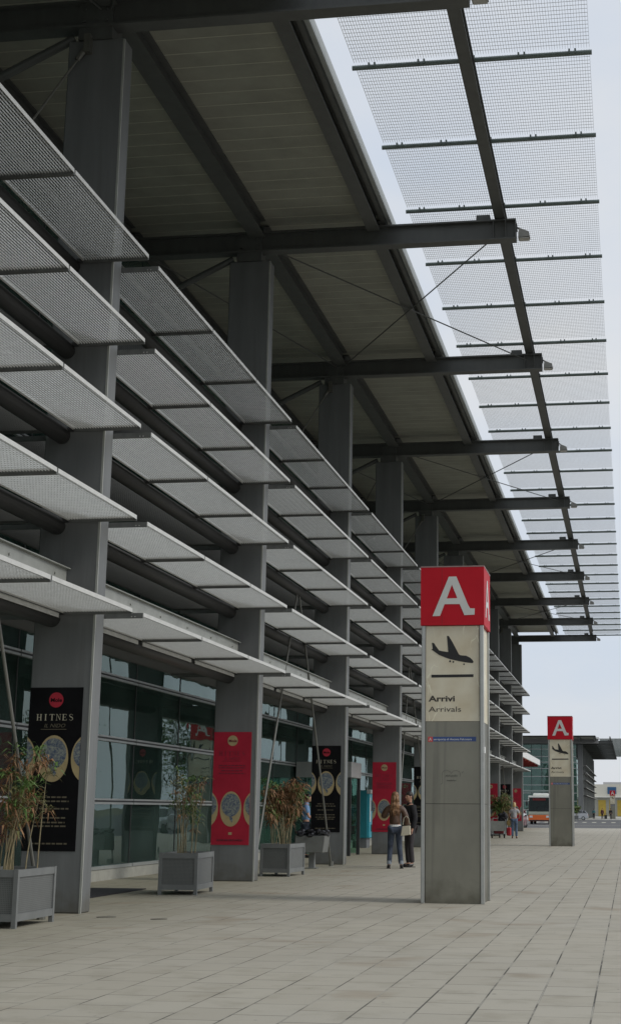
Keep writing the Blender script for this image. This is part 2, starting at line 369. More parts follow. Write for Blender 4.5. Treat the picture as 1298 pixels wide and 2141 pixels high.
    mb.box(XB+.2, X0-.2, ylast, ylast+.3, 0, 13.8)
    mb.box(XB+.2, X0-.5, ys, ylast, 4.75, 5.0); mb.box(X0-.35, X0-.2, ys, ylast, 13.2, 13.8)
    if near:
        for k in range(7): y = 26+k*11; mb.box(-15.5, -15.0, y, y+.5, .0, 4.75)
        for k in range(5): y = 24+k*14; mb.box(-20, -19.2, y, y+7, 0, 1.15)
    mb.build('interior_wall', DARK, root, (XB, ys, 0))
    return root, ylast

T1, YL1 = terminal('long grey airport terminal with tall columns, stacked grating sunshades and open canopy, filling the left', Y1-S, 11, 0, True)
# entrance vestibule of the terminal
mb = MB(); mb.box(XG+.08, -8.55, 45.5, 47.2, 2.38, 2.86); v = mb.build('vestibule', mat('vestibule cladding', (.26,.265,.26), .5, 0, .08, 3), T1, (-9, 45.5, 2.38), bevel=.01)
for (xx, yy) in ((-8.62, 45.56), (-8.62, 47.14)):
    mb = MB(); mb.box(xx-.05, xx+.05, yy-.05, yy+.05, 0, 2.38); mb.build('post', mat('post paint', (.03,.032,.034), .5), v, (xx, yy, 0))
for yy in (45.54, 47.12): mb = MB(); mb.box(XG+.1, -8.68, yy, yy+.02, .05, 2.38); mb.build('side_glass', GLASS, v, (-9, yy, 0))
# building 2
T2, YL2 = terminal('distant second terminal wing with tall pale column and deep roof, behind the middle sign', 265., 10, -.75, False)
YF = 264.9
mb = MB(); mb.box(-34, -9.3, YF+.6, YF+.66, .3, 13.0); w = mb.build('end_window', GLASS, T2, (-20, YF, 0))
mb = MB()
for z in (1.6, 3.1, 4.5, 5.9, 7.4, 8.8, 9.9, 10.9, 12.2): mb.box(-34, -9.3, YF+.5, YF+.6, z-.06, z+.06, 0)
for k in range(14): mb.box(-33.5+k*1.8, -33.42+k*1.8, YF+.48, YF+.6, .3, 13.0, 1)
mb.build('frame', [MULL, MULLD], w, (-20, YF, 0))
mb = MB(); mb.box(-34, -5.3, YF-1.2, YF+.2, 13.15, 13.86, 0); mb.box(-34, -5.2, YF-1.4, YF+.2, 13.86, 14.2, 1)
mb.build('roof_fascia', [mat('fascia grey', (.3,.3,.3), .6), mat('fascia light', (.6,.6,.58), .6)], T2, (-20, YF, 13))
mb = MB(); mb.box(-34, -9.3, YF+.9, YF+1.2, 0, 13.8); mb.build('interior_wall', DARK, T2, (-20, YF, 0))

# posts and panels of the red-soffit canopy behind the last column
en = empty('entrance_canopy', (-10, 113, 0)); tag(en, 'white-edged canopy with a red underside sticking out beyond the last column of the terminal', 'canopy')
mb = MB(); mb.box(-14, -8.05, 111, 134, 5.42, 5.55); mb.build('soffit', mat('red soffit', (.55,.07,.03), .6), en, (-10, 113, 5.4))
mb = MB(); mb.box(-8.05, -7.95, 111, 134.1, 5.40, 5.88); mb.box(-14, -8.05, 134, 134.1, 5.40, 5.88); mb.box(-14, -8.05, 111, 134, 5.56, 5.84); mb.build('roof_edge', WHITE, en, (-10, 113, 5.4))
mb = MB()
for k in range(6): mb.box(-14, -8.1, 113+k*4, 113.15+k*4, 5.25, 5.42)
mb.build('rib', mat('dark red rib', (.2,.02,.015), .6), en, (-10, 113, 5.25))
for y in (112, 132): mb = MB(); mb.tube((-11.5, y, 0), (-11.5, y, 5.42), .12, 10); mb.build('post', STEEL, en, (-11.5, y, 0))

# ------------------------------------------------------------------ ground
def paving():
    m = bpy.data.materials.new('paving slabs'); m.use_nodes = True
    nt = m.node_tree; N = nt.nodes; L = nt.links; b = N['Principled BSDF']; b.inputs['Roughness'].default_value = .82
    tc = N.new('ShaderNodeTexCoord'); mp = N.new('ShaderNodeMapping'); mp.inputs['Rotation'].default_value = (0,0,R(90)); L.new(tc.outputs['Object'], mp.inputs['Vector'])
    mp.inputs['Location'].default_value = (.2, -.11, 0)
    def brick(w, h, off, mortar):
        k = N.new('ShaderNodeTexBrick'); k.inputs['Scale'].default_value = 1; k.inputs['Brick Width'].default_value = w; k.inputs['Row Height'].default_value = h
        k.offset = off; k.offset_frequency = 2; k.inputs['Mortar Size'].default_value = mortar; k.inputs['Mortar Smooth'].default_value = .25; k.inputs['Bias'].default_value = 0
        k.inputs['Color1'].default_value = (0,0,0,1); k.inputs['Color2'].default_value = (1,1,1,1); k.inputs['Mortar'].default_value = (.5,.5,.5,1)
        L.new(mp.outputs['Vector'], k.inputs['Vector']); return k
    k1 = brick(.6, .412, .5, .008)           # every slab
    k2 = brick(60., .412, .0, .006)          # the long joints
    def noise(s, d=6, rough=.6, vec=None):
        n = N.new('ShaderNodeTexNoise'); n.inputs['Scale'].default_value = s; n.inputs['Detail'].default_value = d; n.inputs['Roughness'].default_value = rough
        L.new(vec or tc.outputs['Object'], n.inputs['Vector']); return n
    nb = noise(.22, 5); nm = noise(2.3, 6); nf = noise(55, 4, .7)
    def mix(f, a, c, mode='MIX'):
        x = N.new('ShaderNodeMixRGB'); x.blend_type = mode
        if isinstance(f, float): x.inputs[0].default_value = f
        else: L.new(f, x.inputs[0])
        for i, q in ((1, a), (2, c)):
            if isinstance(q, tuple): x.inputs[i].default_value = (*q, 1)
            else: L.new(q, x.inputs[i])
        return x.outputs[0]
    def rng(v, a, bb, c, d):
        r = N.new('ShaderNodeMapRange'); r.inputs['From Min'].default_value = a; r.inputs['From Max'].default_value = bb; r.inputs['To Min'].default_value = c; r.inputs['To Max'].default_value = d
        L.new(v, r.inputs['Value']); return r.outputs[0]
    base = mix(rng(k1.outputs['Color'], 0, 1, 0, 1), (.40,.373,.31), (.445,.42,.355))
    base = mix(rng(nb.outputs['Fac'], .35, .65, 0, .55), base, (.49,.455,.37))
    base = mix(rng(nm.outputs['Fac'], .5, .72, 0, .45), base, (.25,.225,.165))
    base = mix(rng(nf.outputs['Fac'], .3, .75, 0, .16), base, (.22,.21,.18))
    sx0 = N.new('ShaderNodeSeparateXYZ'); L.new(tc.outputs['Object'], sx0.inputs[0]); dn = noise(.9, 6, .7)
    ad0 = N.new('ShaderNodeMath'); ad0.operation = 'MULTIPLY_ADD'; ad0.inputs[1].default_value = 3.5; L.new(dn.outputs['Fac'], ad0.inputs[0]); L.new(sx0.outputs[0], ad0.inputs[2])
    base = mix(rng(ad0.outputs[0], -6.2, -3.2, .6, 0), base, (.21,.195,.125))  # olive staining toward the facade, with canopy shade painted into the slab colour
    # brown blotches and gum spots
    sp = noise(.7, 2, .4); base = mix(rng(sp.outputs['Fac'], .62, .72, 0, .4), base, (.24,.17,.10))
    v = N.new('ShaderNodeTexVoronoi'); v.inputs['Scale'].default_value = 1.25; v.inputs['Randomness'].default_value = 1; L.new(tc.outputs['Object'], v.inputs['Vector'])
    base = mix(rng(v.outputs['Distance'], .022, .034, .85, 0), base, (.07,.065,.055))
    v2 = N.new('ShaderNodeTexVoronoi'); v2.inputs['Scale'].default_value = 3.1; L.new(tc.outputs['Object'], v2.inputs['Vector'])
    base = mix(rng(v2.outputs['Distance'], .03, .05, .55, 0), base, (.12,.11,.095))
    jn = noise(1.1, 3)
    a = N.new('ShaderNodeMath'); a.operation = 'MULTIPLY'; L.new(k1.outputs['Fac'], a.inputs[0]); L.new(rng(jn.outputs['Fac'], .36, .56, .3, 1), a.inputs[1])
    base = mix(a.outputs[0], base, (.10,.095,.08))
    jn2 = noise(.8, 3); jn2.inputs['Scale'].default_value = .9
    sx = N.new('ShaderNodeSeparateXYZ'); L.new(tc.outputs['Object'], sx.inputs[0])
    wear = N.new('ShaderNodeMath'); wear.operation = 'MULTIPLY'; wear.use_clamp = True; L.new(rng(jn2.outputs['Fac'], .30, .60, .35, .8), wear.inputs[0]); L.new(rng(sx.outputs[0], -4.5, -1.2, .12, 1), wear.inputs[1])
    a2 = N.new('ShaderNodeMath'); a2.operation = 'MULTIPLY'; L.new(k2.outputs['Fac'], a2.inputs[0]); L.new(wear.outputs[0], a2.inputs[1])
    a3 = N.new('ShaderNodeMath'); a3.operation = 'MULTIPLY'; L.new(k2.outputs['Fac'], a3.inputs[0]); L.new(rng(jn2.outputs['Fac'], .44, .52, .55, 0), a3.inputs[1])
    base = mix(a2.outputs[0], base, (.055,.05,.042)); base = mix(a3.outputs[0], base, (.55,.53,.46))
    L.new(base, b.inputs['Base Color'])
    bp = N.new('ShaderNodeBump'); bp.inputs['Strength'].default_value = .25; bp.inputs['Distance'].default_value = .004; L.new(nf.outputs['Fac'], bp.inputs['Height']); L.new(bp.outputs['Normal'], b.inputs['Normal'])
    return m
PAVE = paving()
ASPH = mat('asphalt', (.085,.085,.085), .85, 0, .25, .8, .4)
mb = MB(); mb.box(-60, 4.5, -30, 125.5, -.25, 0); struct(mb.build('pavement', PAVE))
mb = MB(); mb.box(-60, 4.5, 125.5, 125.75, -.25, .004); mb.box(4.5, 4.75, -30, 125.75, -.25, .004); struct(mb.build('kerb', PLINTH))
mb = MB(); mb.box(-60, 4.5, 262.3, 430, -.25, 0); struct(mb.build('far_pavement', mat('far concrete', (.42,.41,.37), .85, 0, .1, .2)))
mb = MB(); mb.box(-60, 4.5, 262., 262.3, -.25, .01); struct(mb.build('far_kerb', mat('kerb stone', (.6,.59,.55), .8)))
mb = MB(); mb.add([(-300,-200,-.12),(90,-200,-.12),(90,700,-.12),(-300,700,-.12)], [(0,1,2,3)]); struct(mb.build('road', ASPH))
mb = MB(); mb.add([(-4000,-4000,-.2),(4000,-4000,-.2),(4000,4000,-.2),(-4000,4000,-.2)], [(0,1,2,3)]); struct(mb.build('ground', mat('dry grass ground', (.16,.15,.09), .95, 0, .3, .05)))
RM = mat('road paint', (.6,.57,.45), .7, 0, .25, 3)
mb = MB()
for k in range(16): mb.add([(-13+k*1.3,202,-.115),(-12.45+k*1.3,202,-.115),(-12.45+k*1.3,210,-.115),(-13+k*1.3,210,-.115)], [(0,1,2,3)])
mb.add([(-30,150,-.115),(5,163,-.115),(5,163.6,-.115),(-30,150.6,-.115)], [(0,1,2,3)])
mb.add([(-60,136,-.115),(5,136,-.115),(5,136.5,-.115),(-60,136.5,-.115)], [(0,1,2,3)])
struct(mb.build('road_markings', RM))
mb = MB(); mb.add([(-10.2,22.3,.006),(-8.5,22.3,.006),(-8.5,25.8,.006),(-10.2,25.8,.006)], [(0,1,2,3)]); mb.box(-10.2,-8.5,22.3,25.8,.0,.012)
tag(MB().box(-10.25,-8.5,22.4,25.75,.001,.016).build('door_mat', MATM, None, (-9.3,24,0)), 'flat black mat on the paving in front of the glass wall', 'mat')
hb = MB()
for i in range(40):
    a = -60+i*4; 
pts = [(-140,3),(-90,7),(-60,9),(-35,8.5),(-18,9.3),(-10,10.8),(-7,11.2),(-4.5,9),(0,7.5),(30,6),(80,7),(160,4)]
hb.prism([(-140,-1)]+pts+[(160,-1)], 1, 560, 640); struct(hb.build('hill', mat('wooded hill', (.05,.07,.045), .95, 0, .35, .25)))

# ------------------------------------------------------------------ signs
APATH = [(307,690),(508,205),(600,205),(745,560),(770,600),(825,602),(822,678),(697,682),(640,545),(455,545),(400,688)]
AHOLE = [(545,305),(482,475),(612,472)]
PLANE = [(805,1248),(793,1263),(745,1258),(640,1240),(520,1213),(460,1192),(380,1158),(320,1115),(290,1092),(306,1085),(296,1010),(322,1014),(345,1052),(385,1105),(420,1114),(495,1125),(488,1020),(480,928),(503,931),(545,1000),(590,1085),(625,1152),(645,1166),(715,1172),(762,1196),(790,1222)]
W = .987; H = 5.23; K = W/756
SIGNBLK = mat('pictogram black', (.012,.012,.012), .5)
SIGNGREY = mat('letter grey white', (.62,.63,.6), .45, 0, .04, 3)
LETB = mat('dark brown lettering', (.03,.025,.02), .5)
def sign(loc, label, detail, H=H):
    root = empty('arrivals_sign', loc); tag(root, label, 'sign', 'red topped arrivals signs standing on the pavement')
    g = .035
    mb = MB(); mb.box(g, W-g, g, W-g, 0, 1.494)
    mb.build('lower_panel', SST, root)
    mb = MB(); mb.box(g, W-g, g, W-g, 1.502, 2.762); mb.build('middle_panel', SST, root)
    mb = MB(); mb.box(g+.005, W-g-.005, g+.005, W-g-.005, 1.49, 1.506); mb.box(g+.005, W-g-.005, g+.005, W-g-.005, 2.758, 2.772); mb.build('joint', BLACK, root)
    mb = MB(); mb.box(g-.002, W-g+.002, g-.002, W-g+.002, 2.768, 4.27); mb.build('light_panel', IVORY, root)
    for a, b in ((0, 0), (W-.062, 0), (0, W-.062), (W-.062, W-.062)):
        mb = MB(); mb.box(a, a+.062, b, b+.062, 0, 4.275); mb.build('corner_channel', SSTL, root, bevel=.008) if True else None
        mb = MB()
        gx = a+.0615 if a == 0 else a-.0035
        mb.box(gx, gx+.004, b+.004 if b == 0 else b+.03, (b+.034) if b == 0 else b+.058, .02, 4.26); mb.build('joint', BLACK, root)
    mb = MB(); mb.box(-.014, W+.014, -.014, W+.014, 4.278, H-.02); mb.build('red_cube', SREDM, root)
    mb = MB(); mb.box(-.018, W+.018, -.018, W+.018, H-.02, H); mb.build('cap', mat('cap trim', (.3,.2,.19), .5), root)
    mb = MB(); mb.box(.331*W, .331*W+.004, -.0155, -.0142, 4.285, H-.025); mb.build('cube_joint', mat('dark seam', (.12,.02,.02), .6), root)
    ff = lambda u, v: ((u-172)*K, -.0185, H-.01-(v-80)*K)
    fr = lambda u, v: (W+.0185, (u-172)*K, H-.01-(v-80)*K)
    fb = lambda u, v: (W-(u-172)*K, W+.0185, H-.01-(v-80)*K)
    for f in (ff, fr, fb):
        mb = MB(); flat_poly(mb, [APATH, AHOLE], f); mb.build('letter_a', SIGNGREY, root)
    fp = lambda u, v: ((u-172)*K, g-.005, H-.01-(v-80)*K)
    mb = MB(); flat_poly(mb, [PLANE], fp)
    for cx, cy, r in ((518,1238,13),(558,1246,11),(688,1275,10)): flat_poly(mb, [[(cx+r*math.cos(t*math.pi/5), cy+r*math.sin(t*math.pi/5)) for t in range(10)]], fp)
    flat_poly(mb, [[(290,1400),(803,1397),(803,1430),(290,1434)]], fp)
    mb.build('pictogram', SIGNBLK, root)
    mb = MB(); text_mb('Arrivi', .125, mb, fp(262,1720), (1,0,0), (0,0,1), width=(582-262)*K, bold=.0035)
    text_mb('Arrivals', .118, mb, fp(260,1845), (1,0,0), (0,0,1), width=(652-260)*K)
    mb.build('lettering', LETB, root)
    # blue name strip
    z0, z1, x0, x1 = 2.455, 2.527, .105, .862
    mb = MB(); mb.box(x0+.075, x1, g-.004, g-.001, z0, z1); st = mb.build('name_strip', mat('strip blue', (.03,.07,.22), .4), root)
    mb = MB(); mb.box(x0, x0+.075, g-.004, g-.001, z0-.008, z1); mb.build('strip_end', mat('strip red', (.55,.06,.06), .4), st)
    mb = MB(); text_mb('A', .07, mb, (x0+.013, g-.006, z0+.008), (1,0,0), (0,0,1)); text_mb('aeroporto di Ancona Falconara', .045, mb, (x0+.085, g-.006, z0+.018), (1,0,0), (0,0,1), width=.6)
    mb.build('strip_lettering', WHITE, st)
    if detail:
        # faint hand drawn heart with a scribbled word
        mb = MB(); y = g-.004; h = []
        for t in range(25):
            a = math.pi*(.62-1.0*t/24*1.5); 
        pts = [(.315,1.80),(.335,1.83),(.33,1.87),(.325,1.93),(.33,1.975),(.36,2.005),(.41,2.01),(.455,1.985),(.47,1.96),(.50,2.0),(.55,2.01),(.60,1.99),(.615,1.955),(.605,1.91)]
        for a, b in zip(pts[:-1], pts[1:]): mb.tube((a[0], y, a[1]), (b[0], y, b[1]), .0022, 4)
        mb.tube((.30, y, 1.79), (.335, y, 1.81), .002, 4); mb.tube((.635, y, 1.97), (.665, y, 1.995), .003, 4)
        rr = random.Random(3)
        for zc, xa, xb, hh in ((1.925,.385,.56,.022),(1.855,.40,.545,.014)):
            x = xa
            while x < xb:
                mb.tube((x, y, zc-hh*rr.uniform(.3,1)), (x+.012, y, zc+hh*rr.uniform(.3,1)), .003, 4); mb.tube((x, y, zc), (x+.014, y, zc-.004), .0025, 4); x += .017
        mb.build('scribble', mat('faint ink', (.07,.075,.06), .6), root)
        mb = MB(); mb.box(W-g+.001, W-g+.006, .40, .56, 2.29, 2.39); mb.build('sticker', WHITE, root)
        mb = MB(); mb.box(W-g+.001, W-g+.005, .2, .32, 1.2, 1.32); mb.build('sticker', mat('pale tape', (.5,.5,.45), .5), root)
    return root
sign((-3.2155, 22.969, 0), 'nearest and largest stainless arrivals sign, cracked ivory panel and a hand drawn heart', True)
sign((-3.28, 61.0, 0), 'middle arrivals sign, smaller, standing alone farther down the open pavement at the right', False)
sign((-3.75, 283., 0), 'tiny farthest arrivals sign in front of the yellow doors across the road', False)

grime(SST)
# ------------------------------------------------------------------ posters
def oval_mat(nm, seed):
    m = bpy.data.materials.new(nm); m.use_nodes = True; nt = m.node_tree; N = nt.nodes; L = nt.links; b = N['Principled BSDF']; b.inputs['Roughness'].default_value = .6
    tc = N.new('ShaderNodeTexCoord'); n = N.new('ShaderNodeTexNoise'); n.inputs['Scale'].default_value = 26; n.inputs['Detail'].default_value = 8; n.inputs['Roughness'].default_value = .8
    L.new(tc.outputs['Object'], n.inputs['Vector']); r = N.new('ShaderNodeValToRGB'); r.color_ramp.interpolation = 'LINEAR'
    r.color_ramp.elements[0].position = .42; r.color_ramp.elements[0].color = (.05,.075,.14,1); r.color_ramp.elements[1].position = .62; r.color_ramp.elements[1].color = (.32,.34,.28,1)
    L.new(n.outputs['Fac'], r.inputs['Fac']); L.new(r.outputs['Color'], b.inputs['Base Color']); return m
OV = oval_mat('printed foliage', 1)
TAN = mat('poster tan', (.42,.33,.17), .6, 0, .12, 8)
PBLK = mat('poster black', (.007,.007,.008), .6, 0, .3, 4, spec=.12)
PRED = mat('poster red', (.40,.022,.045), .6, 0, .15, 2.2, spec=.15)
PREDD = mat('poster dark red', (.17,.012,.03), .5)
PLOGO = mat('poster red dot', (.42,.02,.04), .5)
PTXT = mat('poster pale text', (.48,.45,.34), .6)
PDIM = mat('poster dim text', (.14,.12,.08), .6)
def serif(mb, word, x0, x1, z0, z1, y):
    n = len(word); adv = (x1-x0)/(n-.18); cx = x0
    for ch in word:
        w = adv*(.80 if ch != 'I' else .36); off = (adv*.80-w)/2; h = z1-z0; t = .15*adv; th = .045*adv
        P = lambda u, v: (cx+off+u*w, y, z0+v*h)
        def rc(u0, u1, v0, v1): mb.add([P(u0,v0),P(u1,v0),P(u1,v1),P(u0,v1)], [(0,1,2,3)])
        tw = t/w; tv = th/h*1.3
        if ch == 'H':
            for u in (.18, .82): rc(u-tw/2, u+tw/2, tv, 1-tv); rc(u-.2, u+.18, 0, tv); rc(u-.2, u+.18, 1-tv, 1)
            rc(.18+tw/2, .82-tw/2, .47, .53)
        elif ch == 'I': rc(.5-tw/2, .5+tw/2, tv, 1-tv); rc(.05, .95, 0, tv); rc(.05, .95, 1-tv, 1)
        elif ch == 'T': rc(.5-tw/2, .5+tw/2, tv, 1-tv); rc(.3, .7, 0, tv); rc(.02, .98, 1-tv, 1); rc(.02, .07, .78, 1-tv); rc(.93, .98, .78, 1-tv)
        elif ch == 'N':
            rc(.15, .21, tv, 1-tv); rc(.82, .88, tv, 1-tv); rc(.02, .33, 0, tv); rc(.68, 1, 1-tv, 1); rc(.02, .2, 1-tv, 1)
            mb.add([P(.21,1-tv*.5), P(.21+tw*.2,1-tv*.5), P(.82,.0), P(.82,.22), P(.28,1)], [(0,2,3,4)])
        elif ch == 'E':
            rc(.2-tw/2, .2+tw/2, tv, 1-tv); rc(.02, .86, 0, tv); rc(.02, .82, 1-tv, 1); rc(.2+tw/2, .6, .48, .53); rc(.82, .88, tv, .25); rc(.77, .82, .78, 1-tv); rc(.58, .63, .4, .62)
        elif ch == 'S':
            pts = [(.80,.80),(.66,.95),(.45,.99),(.25,.92),(.17,.76),(.28,.61),(.5,.52),(.72,.42),(.83,.25),(.74,.09),(.52,.01),(.3,.04),(.16,.2)]
            ws = [.03,.03,.035,.05,.08,.1,.12,.1,.08,.05,.035,.03,.03]
            L_ = []; R_ = []
            for i, (u, v) in enumerate(pts):
                a = pts[max(0,i-1)]; b = pts[min(len(pts)-1,i+1)]; dx_, dy_ = b[0]-a[0], b[1]-a[1]; l = math.hypot(dx_, dy_); q = ws[i]*.7
                L_.append((u-dy_/l*q, v+dx_/l*q)); R_.append((u+dy_/l*q, v-dx_/l*q))
            for i in range(len(pts)-1): mb.add([P(*L_[i]),P(*L_[i+1]),P(*R_[i+1]),P(*R_[i])], [(0,1,2,3)])
        cx += adv
def disc(mb, cx, cz, rx, rz, y, n=28, x0=-9, x1=9, z0=-9, z1=9):
    p = [(min(max(cx+rx*math.cos(2*math.pi*i/n), x0), x1), y, min(max(cz+rz*math.sin(2*math.pi*i/n), z0), z1)) for i in range(n)]
    mb.add(p, [tuple(range(n))])
def poster(cidx, kind, label, small=False):
    y = Y1+cidx*S-.006; x0 = XL-.03+.0; x1 = x0+.80; x0 = XL+.01; x1 = x0+.775
    z1, z0 = (3.05, .82) if kind == 'black' else (2.92, .70)
    w = x1-x0; h = z1-z0; root = empty('poster', ((x0+x1)/2, y, z0)); tag(root, label, 'poster', 'exhibition posters on the terminal columns')
    px = lambda u: -w/2+u*w; pz = lambda v: h-v*h
    mb = MB(); mb.box(-w/2, w/2, -.004, .004, 0, h); mb.build('sheet', PBLK if kind == 'black' else PRED, root)
    mb = MB(); disc(mb, 0, pz(.078), .105, .105, -.006); mb.build('round_logo', PLOGO if kind == 'black' else TAN, root)
    mb = MB(); text_mb('Mole', .075, mb, (-.082, -.008, pz(.09)), (1,0,0), (0,0,1), width=.165, bold=.002); mb.build('logo_text', PBLK if kind == 'black' else PREDD, root)
    mb = MB(); a, b = (.205,.166) if kind == 'black' else (.213,.172)
    serif(mb, 'HITNES', px(.15), px(.85), pz(a), pz(b), -.007)
    mb.build('title', PTXT if kind == 'black' else PREDD, root)
    mb = MB(); text_mb('IL NIDO', .072, mb, (px(.29), -.007, pz(.248)), (1,0,0), (0,0,1), shear=.3, width=w*.40)
    mb.add([(px(.24),-.007,pz(.262)),(px(.72),-.007,pz(.262)),(px(.72),-.007,pz(.2585)),(px(.24),-.007,pz(.2585))], [(0,1,2,3)])
    mb.build('subtitle', PDIM if kind == 'black' else PREDD, root)
    cv = .44 if kind == 'black' else .685; ry = .143*h if kind == 'black' else .155*h; rx = .285*w
    for k, nm in ((-1,'oval'),(0,'oval'),(1,'oval')):
        cx = k*.62*w; 
        mb = MB(); disc(mb, cx, pz(cv), rx, ry, -.006, 32, -w/2, w/2); ov = mb.build(nm, TAN, root)
        mb = MB(); disc(mb, cx, pz(cv)+ry*.22, rx*.86, ry*.66, -.008, 24, -w/2, w/2)
        q = [(cx-.03, pz(cv)-ry*.4), (cx+.02, pz(cv)-ry*.42), (cx+.06, pz(cv)-ry*.62), (cx+.03, pz(cv)-ry*.78), (cx-.01, pz(cv)-ry*.6)]
        if k == 0: mb.add([(u, -.0085, v) for u, v in q], [(0,1,2,3,4)])
        mb.build('printed_tree', OV, ov)
    rr = random.Random(cidx)
    mb = MB()
    rows = ([.675,.70,.745,.80,.828,.85,.955] if kind == 'black' else [.30,.32,.345,.37,.955,.962])
    for v in rows:
        u = .14+rr.random()*.08; e = 1-u
        while u < e:
            l = rr.uniform(.04,.12); hh = .0045; u2 = min(u+l, e)
            mb.add([(px(u),-.007,pz(v+hh)),(px(u2),-.007,pz(v+hh)),(px(u2),-.007,pz(v-hh)),(px(u),-.007,pz(v-hh))], [(0,1,2,3)]); u = u2+.022
    mb.build('small_print', PDIM if kind == 'black' else PREDD, root)
    if kind == 'red':
        mb = MB(); mb.box(-.035, .035, -.0065, -.0045, pz(.912), pz(.89)); mb.build('small_mark', TAN, root)
poster(0, 'black', 'black poster with three ovals on the nearest column, behind the tall cane plant')
poster(1, 'red', 'red poster on the second column, between the two nearer boxed plants')
poster(2, 'black', 'black poster on the third column, crossed by a thin slanting rod behind the litter bin')
poster(3, 'red', 'red poster with a peeling corner on the fourth column, behind the long haired woman')
poster(4, 'black', 'dark poster on the fifth column, partly hidden behind the man in black')
poster(7, 'red', 'red poster just right of the nearest sign, above the luggage trolley')
poster(8, 'black', 'small dark poster on the last column but one, above the grey topped woman')
poster(9, 'red', 'small red poster on the very last column of the terminal')

# ------------------------------------------------------------------ floodlights
ORD = ['nearest', 'second', 'third', 'fourth', 'fifth', 'sixth', 'seventh', 'eighth', 'ninth', 'tenth']
FL = None
for c in range(10):
    y = Y1+c*S+.05
    if FL is None:
        FL = empty('floodlight', (XE, y, 13.35))
        mb = MB(); mb.prism([(.04,-.13),(.29,-.11),(.27,-.01),(.06,.085)], 1, -.11, .11); mb.build('lamp_housing', mat('lamp grey', (.3,.3,.28), .5), FL)
        mb = MB(); mb.box(.06, .27, -.095, .095, -.145, -.131); mb.build('lens', mat('lamp glass', (.45,.45,.42), .15), FL)
        mb = MB(); mb.path([(0,0,.14),(.06,0,.1),(.1,0,.05)], .018, .018); mb.box(-.002,.02,-.06,.06,.05,.2); mb.build('bracket', PIPE, FL); o = FL
    else: o = copy_tree(FL); o.location = (XE, y, 13.35)
    tag(o, ('%s floodlight along the row of canopy beam ends, counted from the top' % ORD[c]) if c < 9 else 'farthest floodlight, on the end of the last canopy beam', 'floodlight', 'floodlights on the canopy beam ends')

# ------------------------------------------------------------------ planters and plants
PLT = mat('planter paint', (.165,.173,.17), .5, 0, .1, 5)
def perf():
    m = mat('perforated sheet', (.135,.142,.138), .5, 0, .08, 5); N = m.node_tree.nodes; L = m.node_tree.links; b = N['Principled BSDF']
    src = b.inputs['Base Color'].links[0].from_socket
    tc = N.new('ShaderNodeTexCoord'); sep = N.new('ShaderNodeSeparateXYZ'); L.new(tc.outputs['Object'], sep.inputs[0])
    def sq(s):
        a = N.new('ShaderNodeMath'); a.operation = 'MULTIPLY'; a.inputs[1].default_value = 2*math.pi/.022; L.new(s, a.inputs[0])
        c = N.new('ShaderNodeMath'); c.operation = 'COSINE'; L.new(a.outputs[0], c.inputs[0]); return c.outputs[0]
    xy = N.new('ShaderNodeMath'); xy.operation = 'ADD'; L.new(sep.outputs[0], xy.inputs[0]); L.new(sep.outputs[1], xy.inputs[1])
    m1 = N.new('ShaderNodeMath'); m1.operation = 'ADD'; L.new(sq(xy.outputs[0]), m1.inputs[0]); L.new(sq(sep.outputs[2]), m1.inputs[1])
    g = N.new('ShaderNodeMath'); g.operation = 'GREATER_THAN'; g.inputs[1].default_value = .75; L.new(m1.outputs[0], g.inputs[0])
    mx = N.new('ShaderNodeMixRGB'); L.new(g.outputs[0], mx.inputs[0]); L.new(src, mx.inputs[1]); mx.inputs[2].default_value = (.075,.078,.075,1); L.new(mx.outputs[0], b.inputs['Base Color'])
    return m
PERF = perf(); SOIL = mat('soil', (.05,.035,.022), .95, 0, .4, 20)
def planter(loc, rz, label):
    """origin = right front ground corner; x to the left, y away"""
    root = empty('planter', loc, rz); tag(root, label, 'planter', 'grey metal box planters'); a, b, h = .66, 1.2, .68; t = .055
    mb = MB()
    for x in (-a, -t):
        for y in (0, b-t): mb.box(x, x+t, y, y+t, 0, h)
    for z in (.08, h-.09):
        mb.box(-a+t, -t, .003, t-.003, z, z+.085); mb.box(-a+t, -t, b-t+.003, b-.003, z, z+.085); mb.box(-a+.003, -a+t-.003, t, b-t, z, z+.085); mb.box(-t+.003, -.003, t, b-t, z, z+.085)
    mb.build('frame', PLT, root)
    mb = MB(); mb.box(-a+t, -t, .02, .035, .165, h-.09); mb.box(-a+t, -t, b-.035, b-.02, .165, h-.09); mb.box(-a+.02, -a+.035, t, b-t, .165, h-.09); mb.box(-.035, -.02, t, b-t, .165, h-.09)
    mb.build('side_panel', PERF, root)
    mb = MB(); mb.box(-a+.06, -.06, .06, b-.06, .1, h-.07); mb.build('soil', SOIL, root)
    return root
CANE = mat('cane stems', (.15,.14,.07), .7, 0, .3, 8, c2=(.26,.21,.12))
LEAFG = mat('green leaves', (.045,.10,.022), .55, 0, .3, 5, c2=(.11,.19,.045)); LEAFG.node_tree.nodes['Principled BSDF'].inputs['Subsurface Weight'].default_value = 0
LEAFD = mat('dry leaves', (.13,.055,.022), .7, 0, .35, 9, c2=(.26,.145,.065))
LEAFO = mat('olive leaves', (.10,.105,.035), .6, 0, .3, 7, c2=(.19,.18,.07))
def leaf(mb, p, d, l, w, rr, droop=.3):
    d = Vector(d).normalized(); s = d.cross(Vector((0,0,1)));
    if s.length < .05: s = Vector((1,0,0))
    s.normalize(); s = (s+Vector((rr.uniform(-.5,.5), rr.uniform(-.5,.5), rr.uniform(-.6,.6)))).normalized()
    p = Vector(p); q = p+d*l*.5+Vector((0,0,.02)); e = p+d*l+Vector((0,0,-droop*l))
    mb.add([p, q-s*w, e, q+s*w], [(0,1,2,3)])
